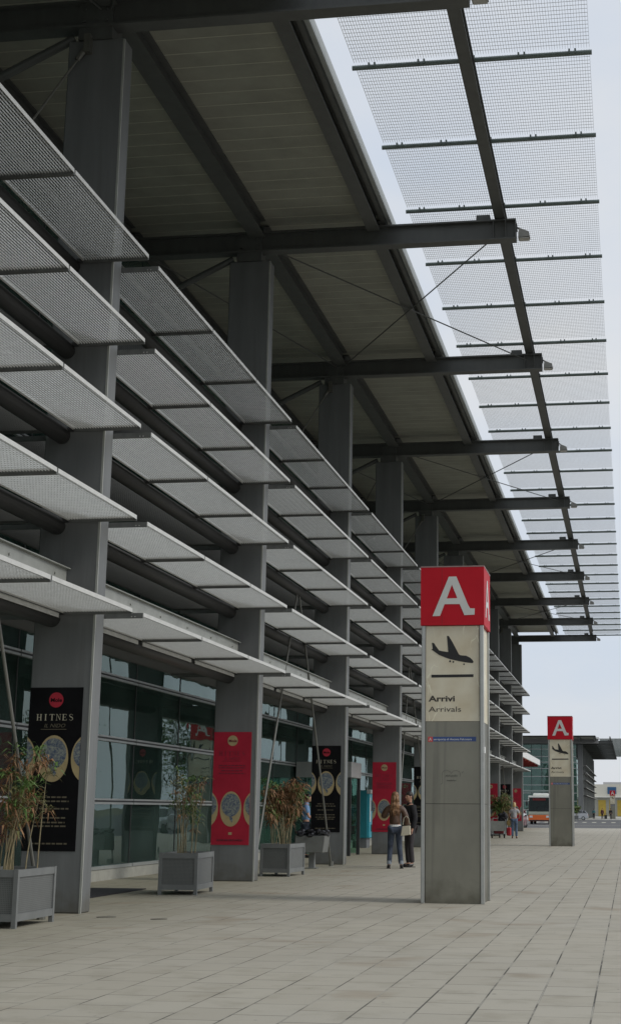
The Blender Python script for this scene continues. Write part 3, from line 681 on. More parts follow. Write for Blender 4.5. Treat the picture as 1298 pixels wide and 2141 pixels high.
def plant(loc, label, seed, ns, hmin, hmax, spread, tufts, pdry, leafn, cat='plant', lean=(0,0), leafl=.2, low=0, name='cane_plant', lw=.007):
    rr = random.Random(seed); root = empty(name, loc); tag(root, label, cat, 'cane plants in the box planters')
    st = MB(); lg = MB(); ld = MB(); lo = MB()
    for i in range(ns):
        bx, by = rr.uniform(-.17,.17), rr.uniform(-.4,.4); h = rr.uniform(hmin,hmax); ang = rr.uniform(0,2*math.pi); sp = spread*rr.uniform(.2,1)
        ex, ey = bx+sp*math.cos(ang)+lean[0]*h*rr.uniform(.5,1.2), by+sp*math.sin(ang)+lean[1]*h
        pts = []
        for k in range(7):
            t = k/6; pts.append((bx+(ex-bx)*t**1.5, by+(ey-by)*t**1.5, h*t-.08*sp*t*t))
        st.path(pts, .010, .004, 5)
        nt_ = tufts if isinstance(tufts, int) else rr.randint(*tufts)
        for j in range(nt_):
            t = 1-(1-low)*.62*j/max(1,nt_)*rr.uniform(.6,1.1) if j else 1.
            k = min(5, int(t*6)); f = t*6-k; P = Vector(pts[k]).lerp(Vector(pts[k+1]), min(1,f))
            if j:
                q = P+Vector((rr.uniform(-.14,.14), rr.uniform(-.14,.14), rr.uniform(.02,.14))); st.tube(P, q, .004, 4, .002); P = q
            dry = rr.random() < pdry; M = ld if dry else (lg if rr.random() < .6 else lo)
            for _ in range(leafn):
                a = rr.uniform(0,2*math.pi); d = (math.cos(a), math.sin(a), rr.uniform(-.5,.9) if not dry else rr.uniform(-.9,.7))
                leaf(M, P+Vector((rr.uniform(-.03,.03),rr.uniform(-.03,.03),rr.uniform(-.05,.03))), d, leafl*rr.uniform(.6,1.2), lw*rr.uniform(.8,1.6), rr, .25 if not dry else .4)
    st.build('stems', CANE, root); 
    if lg.v: lg.build('green_leaves', LEAFG, root)
    if lo.v: lo.build('olive_leaves', LEAFO, root)
    if ld.v: ld.build('dry_leaves', LEAFD, root)
    return root
planter((-7.2,17.02,0), R(0), 'nearest grey box planter at the bottom left corner, cut off by the photo edge')
planter((-7.12,24.2,0), R(3), 'grey box planter between the first and second columns, in front of the glass wall')
planter((-7.17,31.2,0), R(-3), 'grey box planter beside the second column, partly hidden by it')
plant((-7.5,17.55,.6), 'tall cane plant with green tufts and drooping brown leaves in the nearest planter', 11, 15, .8, 1.6, .36, (4,6), .36, 13, lean=(.09,0), leafl=.18, lw=.010)
plant((-7.45,24.8,.6), 'thin sparse cane plant of bare upright stalks in front of the glass wall', 5, 13, .8, 1.45, .2, (3,5), .2, 11, leafl=.16, lw=.009)
plant((-7.5,31.8,.6), 'bushy cane plant with mostly orange brown dead leaves beside the litter bin', 8, 24, .7, 1.42, .42, (5,7), .62, 17, leafl=.20, low=.3, lw=.012)
# far planter and its plants by the trolley
planter((-7.0,83.5,0), 0, 'small far planter behind the luggage trolley and the last columns')
plant((-7.2,84,.6), 'far olive and reddish plant behind the luggage trolley', 21, 26, .9, 1.7, .6, (5,7), .25, 14, leafl=.32, low=.1, lw=.016)
planter((-8.1,236.,0), 0, 'tiny far planter at the foot of the second terminal wing')
plant((-8.4,236.5,.6), 'tiny dark green plant at the foot of the second terminal wing', 23, 14, .8, 1.6, .6, (4,5), .1, 10, leafl=.45, low=.1, lw=.05)

# ------------------------------------------------------------------ litter bin, vending machine, drain covers
bn = empty('litter_bin', (-7.66,35.75,0)); tag(bn, 'grey box on a short post by the third column, black bag on top', 'bin')
mb = MB(); mb.box(-.07,.07,-.07,.07,0,.38); mb.box(-.14,.14,-.14,.14,0,.02); mb.build('post', PLT, bn, bevel=.005)
mb = MB(); mb.prism([(-.36,.38),(.32,.38),(.37,.78),(-.37,.78)], 1, -.3, .3); mb.build('box', mat('bin grey', (.16,.165,.155), .55, 0, .15, 4), bn, bevel=.01)
rr = random.Random(4); mb = MB()
for i in range(46):
    a = rr.uniform(-.36,.36); mb.ell((a, rr.uniform(-.3,.3), .82+rr.uniform(-.06,.09)*(1-abs(a))), rr.uniform(.05,.12), rr.uniform(.05,.12), rr.uniform(.03,.07), 7, 5)
tag(mb.build('plastic_bag', mat('black plastic', (.012,.012,.015), .28, 0, .3, 20), None, None), 'crumpled black plastic bag heaped on top of the grey litter bin', 'bag').location = (-7.66,35.75,0)
vm = empty('ticket_machine', (-10.2,55.3,0)); tag(vm, 'tall teal ticket machine on a grey base beside the glass wall', 'ticket machine')
mb = MB(); mb.box(0,.42,0,.8,.36,2.12); mb.build('cabinet', mat('teal side', (.012,.17,.21), .45, 0, .08, 3), vm, bevel=.01)
mb = MB(); mb.box(.422,.50,.03,.77,.38,1.98); mb.build('front', mat('teal front', (.03,.32,.42), .4), vm)
mb = MB(); mb.box(.40,.56,.0,.8,2.0,2.14); mb.build('hood', mat('hood grey', (.45,.45,.45), .5), vm)
mb = MB(); mb.box(0.03,.40,.05,.75,0,.36); mb.build('base', mat('machine base', (.13,.14,.15), .6), vm)
mb = MB(); mb.box(.503,.51,.1,.3,.95,1.85); mb.build('keypad', mat('machine panel', (.55,.57,.55), .5), vm)
mb = MB(); mb.box(.503,.51,.42,.68,1.35,1.75); mb.build('screen', mat('machine screen', (.02,.02,.025), .2), vm)
mb = MB(); mb.box(.503,.52,.42,.68,.6,.85); mb.build('slot', BLACK, vm)
for (x, y, r, lb) in ((-6.83,19.1,.13,'round dark drain cover in the paving near the foot of the nearest column'),(-6.05,18.9,.11,'second dark drain cover, slightly right of the one by the nearest column')):
    mb = MB(); mb.tube((x,y,.0005),(x,y,.006), r, 20); o = mb.build('drain_cover', mat('cast iron', (.16,.15,.12), .7, 0, .3, 40), None, (x,y,0)); tag(o, lb, 'drain cover')

# ------------------------------------------------------------------ people
def skin(verts, edges, root=0, lv=2):
    me = bpy.data.meshes.new('s'); me.from_pydata([v[:3] for v in verts], edges, []); o = bpy.data.objects.new('s', me); col.objects.link(o)
    m = o.modifiers.new('k', 'SKIN'); m.use_smooth_shade = True; sk = me.skin_vertices[0].data
    for i, v in enumerate(verts): sk[i].radius = (v[3], v[4] if len(v) > 4 else v[3]); sk[i].use_root = (i == root)
    s = o.modifiers.new('u', 'SUBSURF'); s.levels = lv; s.render_levels = lv
    bpy.context.view_layer.update(); dg = bpy.context.evaluated_depsgraph_get(); r = bpy.data.meshes.new_from_object(o.evaluated_get(dg))
    out = ([tuple(v.co) for v in r.vertices], [tuple(p.vertices) for p in r.polygons]); bpy.data.objects.remove(o); bpy.data.meshes.remove(r); bpy.data.meshes.remove(me); return out
SKINM = mat('skin', (.44,.24,.16), .55, 0, .08, 12)
EYE = mat('eye', (.02,.015,.012), .3)
POSE = dict(pel=(0,0,.95), wai=(0,0,1.09), che=(0,0,1.29), upc=(0,0,1.41), nek=(0,.0,1.50), hb=(0,.015,1.565), hm=(0,.02,1.65), ht=(0,.01,1.725),
    hipl=(-.085,0,.90), hipr=(.085,0,.90), knl=(-.095,.02,.49), knr=(.095,.02,.49), anl=(-.10,-.02,.09), anr=(.10,-.02,.09), tol=(-.115,.12,.035), tor=(.115,.12,.035),
    shl=(-.165,0,1.405), shr=(.165,0,1.405), ell=(-.23,-.03,1.13), elr=(.23,-.03,1.13), wrl=(-.23,.05,.89), wrr=(.23,.05,.89), hal=(-.23,.08,.81), har=(.23,.08,.81))
def person(loc, rz, label, pose=None, top=None, legs=None, shoe=None, hair=None, hairlen='short', sc=1., headturn=0, sleeves=True, stripe=None, female=False, group=None):
    P = dict(POSE); P.update(pose or {})
    P = {k: (v[0]*sc, v[1]*sc, v[2]*sc) for k, v in P.items()}
    root = empty('person', loc, rz); tag(root, label, 'person', group)
    RD = dict(pel=(.135,.10), wai=(.105,.085) if female else (.12,.095), che=(.125,.095) if female else (.14,.105), upc=(.10,.085), nek=.048, hb=.062, hm=(.078,.095), ht=(.058,.07), hipl=.082, hipr=.082, knl=.055, knr=.055, anl=.036, anr=.036, tol=.03, tor=.03,
        shl=.052, shr=.052, ell=.040, elr=.040, wrl=.027, wrr=.027, hal=.032, har=.032)
    def chain(keys, edges, add=0., over={}):
        ks = list(keys); V = []
        for k in ks:
            r = over.get(k, RD[k]); r = r if isinstance(r, tuple) else (r, r); V.append((*P[k], (r[0]+add)*sc, (r[1]+add)*sc))
        return V, [(ks.index(a), ks.index(b)) for a, b in edges]
    tr = [('pel','wai'),('wai','che'),('che','upc')]
    arm = [('upc','shl'),('shl','ell'),('ell','wrl'),('upc','shr'),('shr','elr'),('elr','wrr')]
    lg = [('pel','hipl'),('hipl','knl'),('knl','anl'),('pel','hipr'),('hipr','knr'),('knr','anr')]
    V, E_ = chain(['pel','wai','che','upc','nek','hb','hm','ht','shl','ell','wrl','hal','shr','elr','wrr','har','hipl','knl','anl','tol','hipr','knr','anr','tor'],
        tr+[('upc','nek'),('nek','hb'),('hb','hm'),('hm','ht')]+arm+[('wrl','hal'),('wrr','har')]+lg+[('anl','tol'),('anr','tor')])
    vs, fs = skin(V, E_); mb = MB(); mb.add(vs, fs, 0)
    # face
    hm = Vector(P['hm']); rot = Matrix.Rotation(headturn, 3, 'Z'); f3 = lambda x, y, z: tuple(hm+rot@(Vector((x,y,z))*sc))
    def he(c, a, b, d, mi=0):
        k = len(mb.v); mb.ell((0,0,0), a*sc, b*sc, d*sc, 8, 6, mi); C_ = Vector(f3(*c))
        for i in range(k, len(mb.v)): mb.v[i] = tuple(rot@Vector(mb.v[i])+C_)
    he((0,.015,-.02), .073,.088,.105); he((0,.108,-.02), .011,.016,.024)
    he((-.032,.092,.005), .012,.008,.007, 1); he((.032,.092,.005), .012,.008,.007, 1); he((0,.095,-.062), .024,.009,.008, 2)
    he((-.078,.01,-.01), .009,.02,.03); he((.078,.01,-.01), .009,.02,.03)
    for s, h, w in (('l','hal','wrl'),('r','har','wrr')):
        H_ = Vector(P[h]); d = (H_-Vector(P[w])).normalized(); side = d.cross(Vector((0,1,.3))).normalized()
        for q, ln in enumerate((.07,.08,.075,.06)):
            o_ = H_+side*(.018*(q-1.5))*sc; m1 = o_+d*ln*.55*sc; mb.path([o_, m1, m1+(d+Vector((0,.0,-.0))+Vector((0,.5,0)))*ln*.35*sc], .009*sc, .007*sc, 6)
        o_ = H_-side*.03*sc-d*.02*sc; mb.path([o_, o_-side*.03*sc+d*.03*sc, o_-side*.03*sc+d*.055*sc], .010*sc, .008*sc, 6)
    mb.build('body', [SKINM, EYE, mat('lips', (.35,.10,.09), .5)], root, smooth=True)
    V, E_ = chain(['pel','hipl','knl','anl','hipr','knr','anr'], lg, .018, {'pel':(.128,.10), 'anl':.045, 'anr':.045, 'knl':.05, 'knr':.05}); vs, fs = skin(V, E_)
    MB().add(vs, fs).build('trousers', legs, root, smooth=True)
    ks = ['pel','wai','che','upc','shl','ell','shr','elr']+(['wrl','wrr'] if sleeves else []); ed = tr+[e for e in arm if sleeves or e[1] not in ('wrl','wrr')]
    ov = {'pel':(.125,.10)}
    V, E_ = chain(ks, ed, .034 if sleeves else .024, ov); 
    V[0] = (V[0][0], V[0][1], V[0][2]+.03*sc, *V[0][3:])
    if not sleeves:
        for nm_, sh in (('ell','shl'),('elr','shr')):
            i = ks.index(nm_); a = Vector(P[sh]).lerp(Vector(P[nm_]), .72); V[i] = (*a, V[i][3], V[i][4])
    vs, fs = skin(V, E_); tp = MB().add(vs, fs).build('jacket' if sleeves else 'shirt', top, root, smooth=True)
    # collar
    nk = Vector(P['nek']); mb = MB(); mb.tube(nk-Vector((0,0,.055*sc)), nk+Vector((0,0,.012*sc)), .082*sc, 12, .066*sc); mb.build('collar', top, root, smooth=True)
    mb = MB()
    for a, t in (('anl','tol'),('anr','tor')):
        A = Vector(P[a]); T = Vector(P[t]); V = [(*(A-Vector((0,.03,.02))*sc), .043*sc), (*(A.lerp(T,.5)-Vector((0,0,.01))*sc), .042*sc), (*T, .034*sc)]
        vs, fs = skin(V, [(0,1),(1,2)], 1, 1); mb.add(vs, fs)
        mb.box(min(A.x,T.x)-.035*sc, max(A.x,T.x)+.035*sc, A.y-.06*sc, T.y+.03*sc, 0.0, .018*sc)
    mb.build('shoes', shoe, root, smooth=False)
    mb = MB(); hh = lambda c, a, b, d: he2(c, a, b, d)
    def he2(c, a, b, d):
        k = len(mb.v); mb.ell((0,0,0), a*sc, b*sc, d*sc, 12, 8); C_ = Vector(f3(*c))
        for i in range(k, len(mb.v)): mb.v[i] = tuple(rot@Vector(mb.v[i])+C_)
    he2((0,-.012,.045), .086,.098,.078); he2((0,-.045,.0), .082,.072,.09)
    if hairlen == 'long':
        rh = random.Random(2)
        for i in range(46):
            t = rh.uniform(-1,1); x = .075*t; y = -.05-.045*(1-t*t)+rh.uniform(-.01,.01); L0 = rh.uniform(.22,.36)
            a = f3(x, y, .03); b = f3(x*1.15+rh.uniform(-.01,.01), y-.025, -.12); c = f3(x*1.3+rh.uniform(-.025,.025), y-.045, -.12-L0*.55); d = f3(x*1.1+rh.uniform(-.04,.04), y-.035, -.1-L0)
            mb.path([a, b, c, d], .022*sc, .006*sc, 6)
    elif hairlen == 'bob':
        he2((0,-.05,-.05), .088,.06,.09); he2((-.06,-.01,-.04), .03,.06,.085); he2((.06,-.01,-.04), .03,.06,.085)
    mb.build('hair', hair, root, smooth=True)
    return root
JEANS = mat('blue jeans', (.05,.085,.15), .8, 0, .3, 6, .3, c2=(.10,.15,.23)); JEANSD = mat('dark blue jeans', (.016,.024,.045), .8, 0, .45, 5, .3, c2=(.05,.065,.095))
LEATH = mat('brown leather', (.085,.042,.022), .38, 0, .35, 10, .6); BLKJ = mat('black wool', (.012,.012,.014), .85, 0, .3, 9, .3)
GTRO = mat('dark grey trousers', (.035,.03,.033), .8, 0, .25, 8); SHB = mat('black shoe', (.015,.014,.014), .4); SHBR = mat('brown boot', (.13,.05,.025), .5)
BLOND = mat('dark blonde hair', (.13,.062,.028), .5, 0, .4, 20, c2=(.27,.15,.07)); DKH = mat('dark hair', (.02,.014,.011), .5); LBL = mat('light blonde hair', (.55,.40,.2), .45, 0, .2, 20)
p = person((-5.72,36.3,0), R(8), 'woman seen from behind with long blonde hair, brown leather jacket and turned-up jeans', dict(ell=(-.29,.02,1.17), wrl=(-.16,.22,1.28), hal=(-.11,.27,1.34), elr=(.27,-.02,1.15), wrr=(.26,.12,.98), har=(.25,.18,.95),
    anl=(-.13,-.02,.09), tol=(-.16,.11,.035), knl=(-.11,.03,.49), anr=(.15,.02,.09), knr=(.11,.04,.49), tor=(.17,.15,.035)), LEATH, JEANSD, SHB, BLOND, 'long', 1.04, female=True, group='couple talking on the pavement')
for x in (-.135, .156):
    mb = MB(); mb.tube((x*1.0,-.02 if x < 0 else .02,.105), (x*1.0,-.02 if x < 0 else .02,.19), .058, 12, .06); mb.build('turned_up_cuff', mat('pale cuff', (.25,.28,.32), .8), p)
mb = MB(); mb.tube((0,0,1.0), (0,0,1.045), .155, 16, .15); mb.v = [(x, y*.78, z) for x, y, z in mb.v]; mb.build('white_shirt_hem', WHITE, p)
person((-5.50,37.3,0), R(125), 'man in a black jacket and dark trousers looking left, beside the long haired woman', dict(tol=(-.115,.13,.035)), BLKJ, GTRO, SHB, DKH, 'short', 1.05, headturn=R(15), group='couple talking on the pavement')
bg = empty('handbag', (-5.42,36.15,.78)); tag(bg, 'cream shopping bag hanging between the couple', 'bag')
mb = MB(); mb.prism([(-.13,0),(.11,.03),(.10,.25),(-.09,.23)], 1, -.04, .04); mb.build('pouch', mat('cream canvas', (.58,.54,.42), .7), bg, bevel=.01)
mb = MB(); mb.path([(-.08,0,.26),(-.06,0,.42),(0,0,.48),(.06,0,.42),(.09,0,.27)], .008, .008); mb.build('handle', mat('cream strap', (.5,.46,.36), .7), bg)
person((-9.55,43.6,0), R(-80), 'man in a light blue T-shirt holding a stroller', dict(ell=(-.22,.08,1.12), wrl=(-.17,.30,1.02), hal=(-.15,.37,1.0), elr=(.22,.08,1.12), wrr=(.17,.30,1.02), har=(.15,.37,1.0), hb=(0,.035,1.56), hm=(0,.05,1.64), ht=(0,.05,1.715)),
    mat('light blue cotton', (.16,.29,.50), .8, 0, .15, 6, .3), JEANSD, SHB, DKH, 'short', 1.06, sleeves=False)
st = empty('stroller', (-8.85,43.6,0)); tag(st, 'dark stroller with pale striped cloth in front of the man in the light blue T-shirt', 'stroller')
mb = MB(); mb.path([(-.38,-.2,1.02),(-.1,-.2,.62),(.35,-.2,.1)], .014, .014); mb.path([(-.38,.2,1.02),(-.1,.2,.62),(.35,.2,.1)], .014, .014); mb.tube((-.38,-.2,1.02),(-.38,.2,1.02), .018, 8); mb.path([(.2,-.2,.7),(-.3,-.2,.1)], .014,.014); mb.path([(.2,.2,.7),(-.3,.2,.1)], .014,.014); mb.build('frame', MULL, st)
mb = MB(); mb.prism([(-.2,.38),(.25,.42),(.32,.6),(-.1,.95),(-.22,.9)], 1, -.2, .2); mb.build('seat', mat('stroller cloth', (.025,.028,.035), .8), st, bevel=.02)
mb = MB()
for k in range(5): mb.box(-.36+k*.05, -.335+k*.05, -.225, -.205, .35, .92)
mb.build('striped_cloth', mat('pale cloth', (.6,.6,.57), .8), st)
for x in (-.3,.35):
    for y in (-.22,.2): mb = MB(); mb.tube((x,y,.09),(x,y+.03,.09),.09,14); mb.build('wheel', BLACK, st)
person((-5.95,77.4,0), R(3), 'blonde woman seen from behind in a pale grey top at a luggage trolley', dict(ell=(-.26,.06,1.15), wrl=(-.22,.26,1.02), hal=(-.2,.32,.99), ell_=(0,0,0), elr=(.27,-.0,1.15), wrr=(.24,.14,1.0), har=(.22,.2,.98)),
    mat('pale grey stripes', (.40,.40,.42), .8, 0, .3, 12), JEANS, SHBR, LBL, 'bob', 1.03, sleeves=False, female=True)
tl = empty('luggage_trolley', (-6.75,77.9,0)); tag(tl, 'luggage trolley with a grey front panel, left of the blonde woman in blue jeans', 'trolley')
mb = MB(); mb.box(-.42,.30,-.32,-.29,.36,.86); mb.build('front_panel', mat('trolley panel', (.36,.37,.34), .6), tl, bevel=.01)
mb = MB()
for x in (-.44,.32): mb.tube((x,-.3,.12),(x,-.3,.95),.02,8); mb.tube((x,-.3,.2),(x,.6,.2),.02,8); mb.tube((x,.6,.2),(x,.75,1.0),.02,8)
mb.tube((-.44,.75,1.0),(.32,.75,1.0),.02,8); mb.build('frame', MULL, tl)
for x,y in ((-.38,-.3),(.26,-.3),(-.06,.6)): mb = MB(); mb.tube((x-.03,y,.11),(x+.03,y,.11),.11,14); mb.build('wheel', BLACK, tl)
rr = random.Random(9); mb = MB()
for i in range(18): mb.ell((rr.uniform(-.14,.16), rr.uniform(-.1,.3), rr.uniform(-.1,.3)), rr.uniform(.1,.17), rr.uniform(.1,.17), rr.uniform(.1,.16), 9, 6)
o = mb.build('travel_bag', mat('black nylon', (.014,.013,.018), .7, 0, .3, 8), None, None, smooth=True); o.location = (-6.6,77.9,1.0); tag(o, 'black travel bag heaped on top of the luggage trolley', 'bag')
mb = MB(); mb.box(-.25,.25,-.2,.2,0,.3); o = mb.build('suitcase', mat('dark red case', (.16,.012,.02), .5), None, None, bevel=.04); o.location = (-6.8,77.95,.22); tag(o, 'dark red suitcase lying on the lower deck of the trolley', 'suitcase')
mb = MB(); mb.box(-.11,.11,-.2,.2,0,.42); o = mb.build('suitcase', mat('bright red case', (.42,.015,.03), .5), None, None, bevel=.04); o.location = (-6.28,78.0,.12); tag(o, 'bright red bag standing between the trolley and the blonde woman', 'bag')
mb = MB(); mb.ell((0,0,.16),.12,.1,.17,9,7); mb.path([(-.07,0,.3),(0,0,.42),(.07,0,.3)],.01,.01); o = mb.build('handbag', mat('tan bag', (.42,.3,.12), .7), None, None, smooth=True); o.location = (-6.25,77.5,.62); tag(o, 'tan handbag hanging at the left hip of the blonde woman', 'bag')
# far people
person((-6.55,272,0), R(20), 'tiny far person in a teal top by the foot of the second terminal', None, mat('teal cloth', (.03,.13,.15), .8), BLKJ, SHB, DKH, 'short', 1.05)
person((-4.95,268,0), R(160), 'tiny far person in dark red with a black suitcase, left of the farthest sign', None, mat('maroon cloth', (.10,.03,.04), .8), GTRO, SHB, DKH, 'short', 1.08)
person((-3.45,266,0), R(0), 'tiny far person in black standing right in front of the farthest sign', None, BLKJ, GTRO, SHB, DKH, 'short', 1.08)
mb = MB(); mb.box(-.25,.25,-.15,.15,.05,.75); mb.tube((-.2,0,.75),(-.2,0,1.05),.015,6); mb.tube((.2,0,.75),(.2,0,1.05),.015,6); mb.tube((-.2,0,1.05),(.2,0,1.05),.015,6); o = mb.build('suitcase', SHB, None, None); o.location = (-4.35,267.5,0); tag(o, 'tiny far upright black suitcase beside the person in dark red', 'suitcase')

# ------------------------------------------------------------------ vehicles
def car(loc, rz, label, paint, tall=1.0, group=None):
    """4.4 m long along x, nose at -x"""
    root = empty('parked_car', loc, rz); tag(root, label, 'car', group); h = tall
    low = [(-2.2,.28),(-2.18,.62),(-2.05,.80),(-1.2,.95*h),(-.9,.98*h),(1.6,1.02*h),(2.1,.98*h),(2.2,.7),(2.18,.32),(1.85,.25),(-1.9,.22)]
    def arch(poly): return poly
    mb = MB(); mb.prism(low, 1, -.88, .88); body = mb.build('body', paint, root, bevel=.05)
    cab = [(-1.15,.95*h),(-.45,1.42*h),(-.1,1.48*h),(1.15,1.50*h),(1.6,1.40*h),(2.0,1.0*h)]
    mb = MB(); n = len(cab)
    vs = [(x, -.80 if z < 1.2*h else -.64, z) for x, z in cab]+[(x, .80 if z < 1.2*h else .64, z) for x, z in cab]
    mb.add(vs, [(i,(i+1)%n,n+(i+1)%n,n+i) for i in range(n)]+[tuple(range(n)), tuple(range(2*n-1,n-1,-1))]); mb.build('windows', CARGLASS, root, bevel=.03)
    mb = MB(); mb.prism([(-.42,1.43*h),(-.1,1.495*h),(1.15,1.515*h),(1.55,1.43*h),(1.1,1.47*h),(-.1,1.45*h)], 1, -.66, .66)
    for y in (-.74,.70):
        for x in (.05, 1.15): mb.box(x, x+.08, y, y+.05, .98*h, 1.45*h)
        mb.path([(-1.15,y+.02,.97*h),(-.45,y+.02,1.44*h)], .03, .03, 4); mb.path([(2.02,y+.02,1.0*h),(1.58,y+.02,1.42*h)], .05, .05, 4)
    mb.build('roof', paint, root)
    for x in (-1.38,1.35):
        for y in (-.90,.70):
            mb = MB(); mb.tube((x,y,.32),(x,y+.2,.32),.32,20); w = mb.build('wheel', BLACK, root)
            yy = y-.005 if y < 0 else y+.205; mb = MB(); mb.tube((x,yy-.005,.32),(x,yy+.005,.32),.2,14); mb.build('rim', MULL, w)
    for y in (-.7,.5):
        mb = MB(); mb.box(-2.21,-2.08,y,y+.24,.62,.76); mb.build('headlight', mat('headlight glass', (.6,.62,.62), .15), root)
        mb = MB(); mb.box(2.1,2.2,y,y+.2,.72,.92); mb.build('tail_light', mat('tail light', (.35,.02,.02), .3), root)
    mb = MB(); mb.box(-2.235,-2.2,-.26,.26,.38,.50); mb.build('number_plate', WHITE, root)
    mb = MB(); mb.box(-2.19,-2.0,-.6,.6,.26,.34); mb.build('bumper_grille', BLACK, root)
    for s in (-1,1): mb = MB(); mb.box(-.95,-.8,s*.92-.06,s*.92+.06,.95*h,1.07*h); mb.build('wing_mirror', BLACK, root)
    return root
SILV = mat('silver paint', (.50,.52,.54), .3, .5, .05, 2, coat=.5)
car((-9.35,258.5,-.12), 0, 'silver hatchback parked sideways across the road, behind the middle sign', SILV, 1.12)
car((-10.0,131.5,-.12), R(90), 'dark red car parked just past the last column of the terminal', mat('dark red paint', (.22,.012,.02), .3, .2, .05, 2, coat=.5), 1.08)
car((-11.0,147.5,-.12), R(90), 'white car parked behind the dark red one, in front of the bus', mat('white car paint', (.7,.7,.68), .3, 0, .03, 2, coat=.5), 1.05)
bs = empty('bus', (-10.35,172,-.12)); tag(bs, 'orange and white city bus with a dark windscreen, behind the middle sign', 'bus')
ORG = mat('bus orange', (.62,.13,.025), .4); BW = mat('bus white', (.66,.67,.62), .4)
WAIST = mat('bus waist grey green', (.36,.38,.31), .4)
mb = MB(); mb.box(-1.25,1.25,0,11.5,.35,1.05); mb.build('lower_body', ORG, bs, bevel=.06)
mb = MB(); mb.box(-1.25,1.25,.02,11.5,1.06,1.42); mb.build('waist_panel', WAIST, bs, bevel=.04)
mb = MB(); mb.box(-1.24,1.24,.05,11.5,1.43,2.98); mb.build('windows', CARGLASS, bs, bevel=.06)
mb = MB(); mb.box(-1.26,1.26,.0,11.5,2.99,3.22); mb.box(-1.262,-1.17,-.01,.3,2.6,3.0); mb.box(1.17,1.262,-.01,.3,2.6,3.0); mb.build('roof', BW, bs, bevel=.05)
mb = MB(); mb.box(-.8,.95,1.5,5.5,3.22,3.5); mb.build('air_conditioner', BW, bs, bevel=.08)
mb = MB(); mb.box(-.75,.75,-.02,.045,2.68,2.92); mb.build('destination_board', mat('board dark red', (.12,.01,.01), .3), bs)
for s in (-1,1):
    mb = MB(); mb.box(s*.95-.18,s*.95+.18,-.02,.03,.75,.98); mb.build('headlight', mat('headlight glass', (.6,.62,.62), .15), bs)
    mb = MB(); mb.path([(s*1.2,0,2.8),(s*1.42,-.25,2.75),(s*1.42,-.25,2.55)],.025,.025); mb.box(s*1.42-.1,s*1.42+.1,-.3,-.2,2.1,2.55); mb.build('mirror', BLACK, bs)
    for y in (2.4,8.6): mb = MB(); mb.tube((s*1.05-.14,y,.45),(s*1.05+.16,y,.45),.45,20); mb.build('wheel', BLACK, bs)
mb = MB(); mb.box(-1.1,1.1,-.015,.02,.38,.5); mb.build('bumper', BLACK, bs)
mb = MB(); mb.path([(-.5,.03,1.5),(-.1,.02,2.2)],.02,.02); mb.path([(.4,.03,1.5),(.8,.02,2.2)],.02,.02); mb.build('wiper', BLACK, bs)

# ------------------------------------------------------------------ far hall with yellow doors
yb = empty('hangar_building', (0,400,0)); tag(yb, 'pale low building with yellow doors and a blue sign, far beyond the farthest red sign', 'building')
mb = MB(); mb.box(-30,22,400,425,5.15,8.4); mb.build('upper_wall', mat('pale render', (.6,.58,.5), .8), yb, (0,400,0))
mb = MB(); mb.box(-30,22,400.3,425,0,5.0); mb.build('lower_wall', mat('grey render', (.33,.33,.29), .8), yb, (0,400,0))
mb = MB(); mb.box(-30,22,399.2,400.3,5.0,5.15); mb.build('ledge', WHITE, yb, (0,400,0))
YD = mat('yellow door', (.42,.30,.045), .6, 0, .15, .8)
for a, b in ((-8.4,-6.4),(-5.5,-4.6),(-3.4,-1.6),(0.2,2.0)): mb = MB(); mb.box(a,b,400.15,400.3,.1,4.3); mb.build('door', YD, yb, (0,400,0))
mb = MB(); mb.box(-5.9,-3.6,399.8,400,5.9,7.7); sg = mb.build('blue_sign', mat('sign blue', (.02,.09,.2), .5), yb, (0,400,0))
mb = MB(); mb.box(-7,6,401,403,8.4,9.0); mb.build('roof_unit', mat('roof unit', (.45,.45,.45), .7), yb, (0,400,0))

# ------------------------------------------------------------------ trees along the car park (seen mirrored in the glass wall)
def tree(loc, h, seed, label):
    rr = random.Random(seed); root = empty('tree', loc); tag(root, label, 'tree', 'trees along the car park mirrored in the glass wall')
    mb = MB(); mb.path([(0,0,0),(.1,0,h*.25),(.0,.1,h*.5),(.1,0,h*.8)], .22, .06, 8)
    blobs = []
    for i in range(16):
        a = rr.uniform(0,6.28); r = rr.uniform(.1,.34)*h; z = rr.uniform(.38,.95)*h; r *= 1.1-abs(z/h-.6); p = (r*math.cos(a), r*math.sin(a), z); blobs.append(p)
        mb.path([(0,0,z*.7),(p[0]*.5,p[1]*.5,z*.85),p], .06, .02, 5)
    mb.build('trunk', mat('bark', (.09,.07,.05), .9), root)
    mb = MB()
    for p in blobs:
        R0 = rr.uniform(.1,.17)*h
        for _ in range(130):
            d = Vector((rr.gauss(0,1), rr.gauss(0,1), rr.gauss(0,.8))).normalized()*R0*rr.uniform(.5,1.1); leaf(mb, Vector(p)+d, (rr.gauss(0,1),rr.gauss(0,1),rr.gauss(0,.6)), rr.uniform(.25,.5), .09, rr)
    mb.build('crown', mat('tree leaves', (.07,.12,.045), .7, 0, .35, .8, c2=(.12,.18,.06)), root); return root
tree((19,74,0), 8.5, 1, 'leafy green tree on the far side of the car park, mirrored in the nearest glass')
tree((21,96,0), 7.5, 2, 'lower bushy green tree farther along the car park, mirrored in the glass wall')
tree((17,121,0), 9.5, 3, 'tallest green tree at the end of the car park row, mirrored in the glass wall')
tree((22,152,0), 9., 4, 'last dark green tree of the car park row, mirrored in the far glass')
tree((26,60,0), 9.5, 5, 'broad green tree near the start of the car park, mirrored in the nearest glass')
tree((24,112,0), 8.2, 6, 'rounded green tree in the middle of the car park row, mirrored in glass')
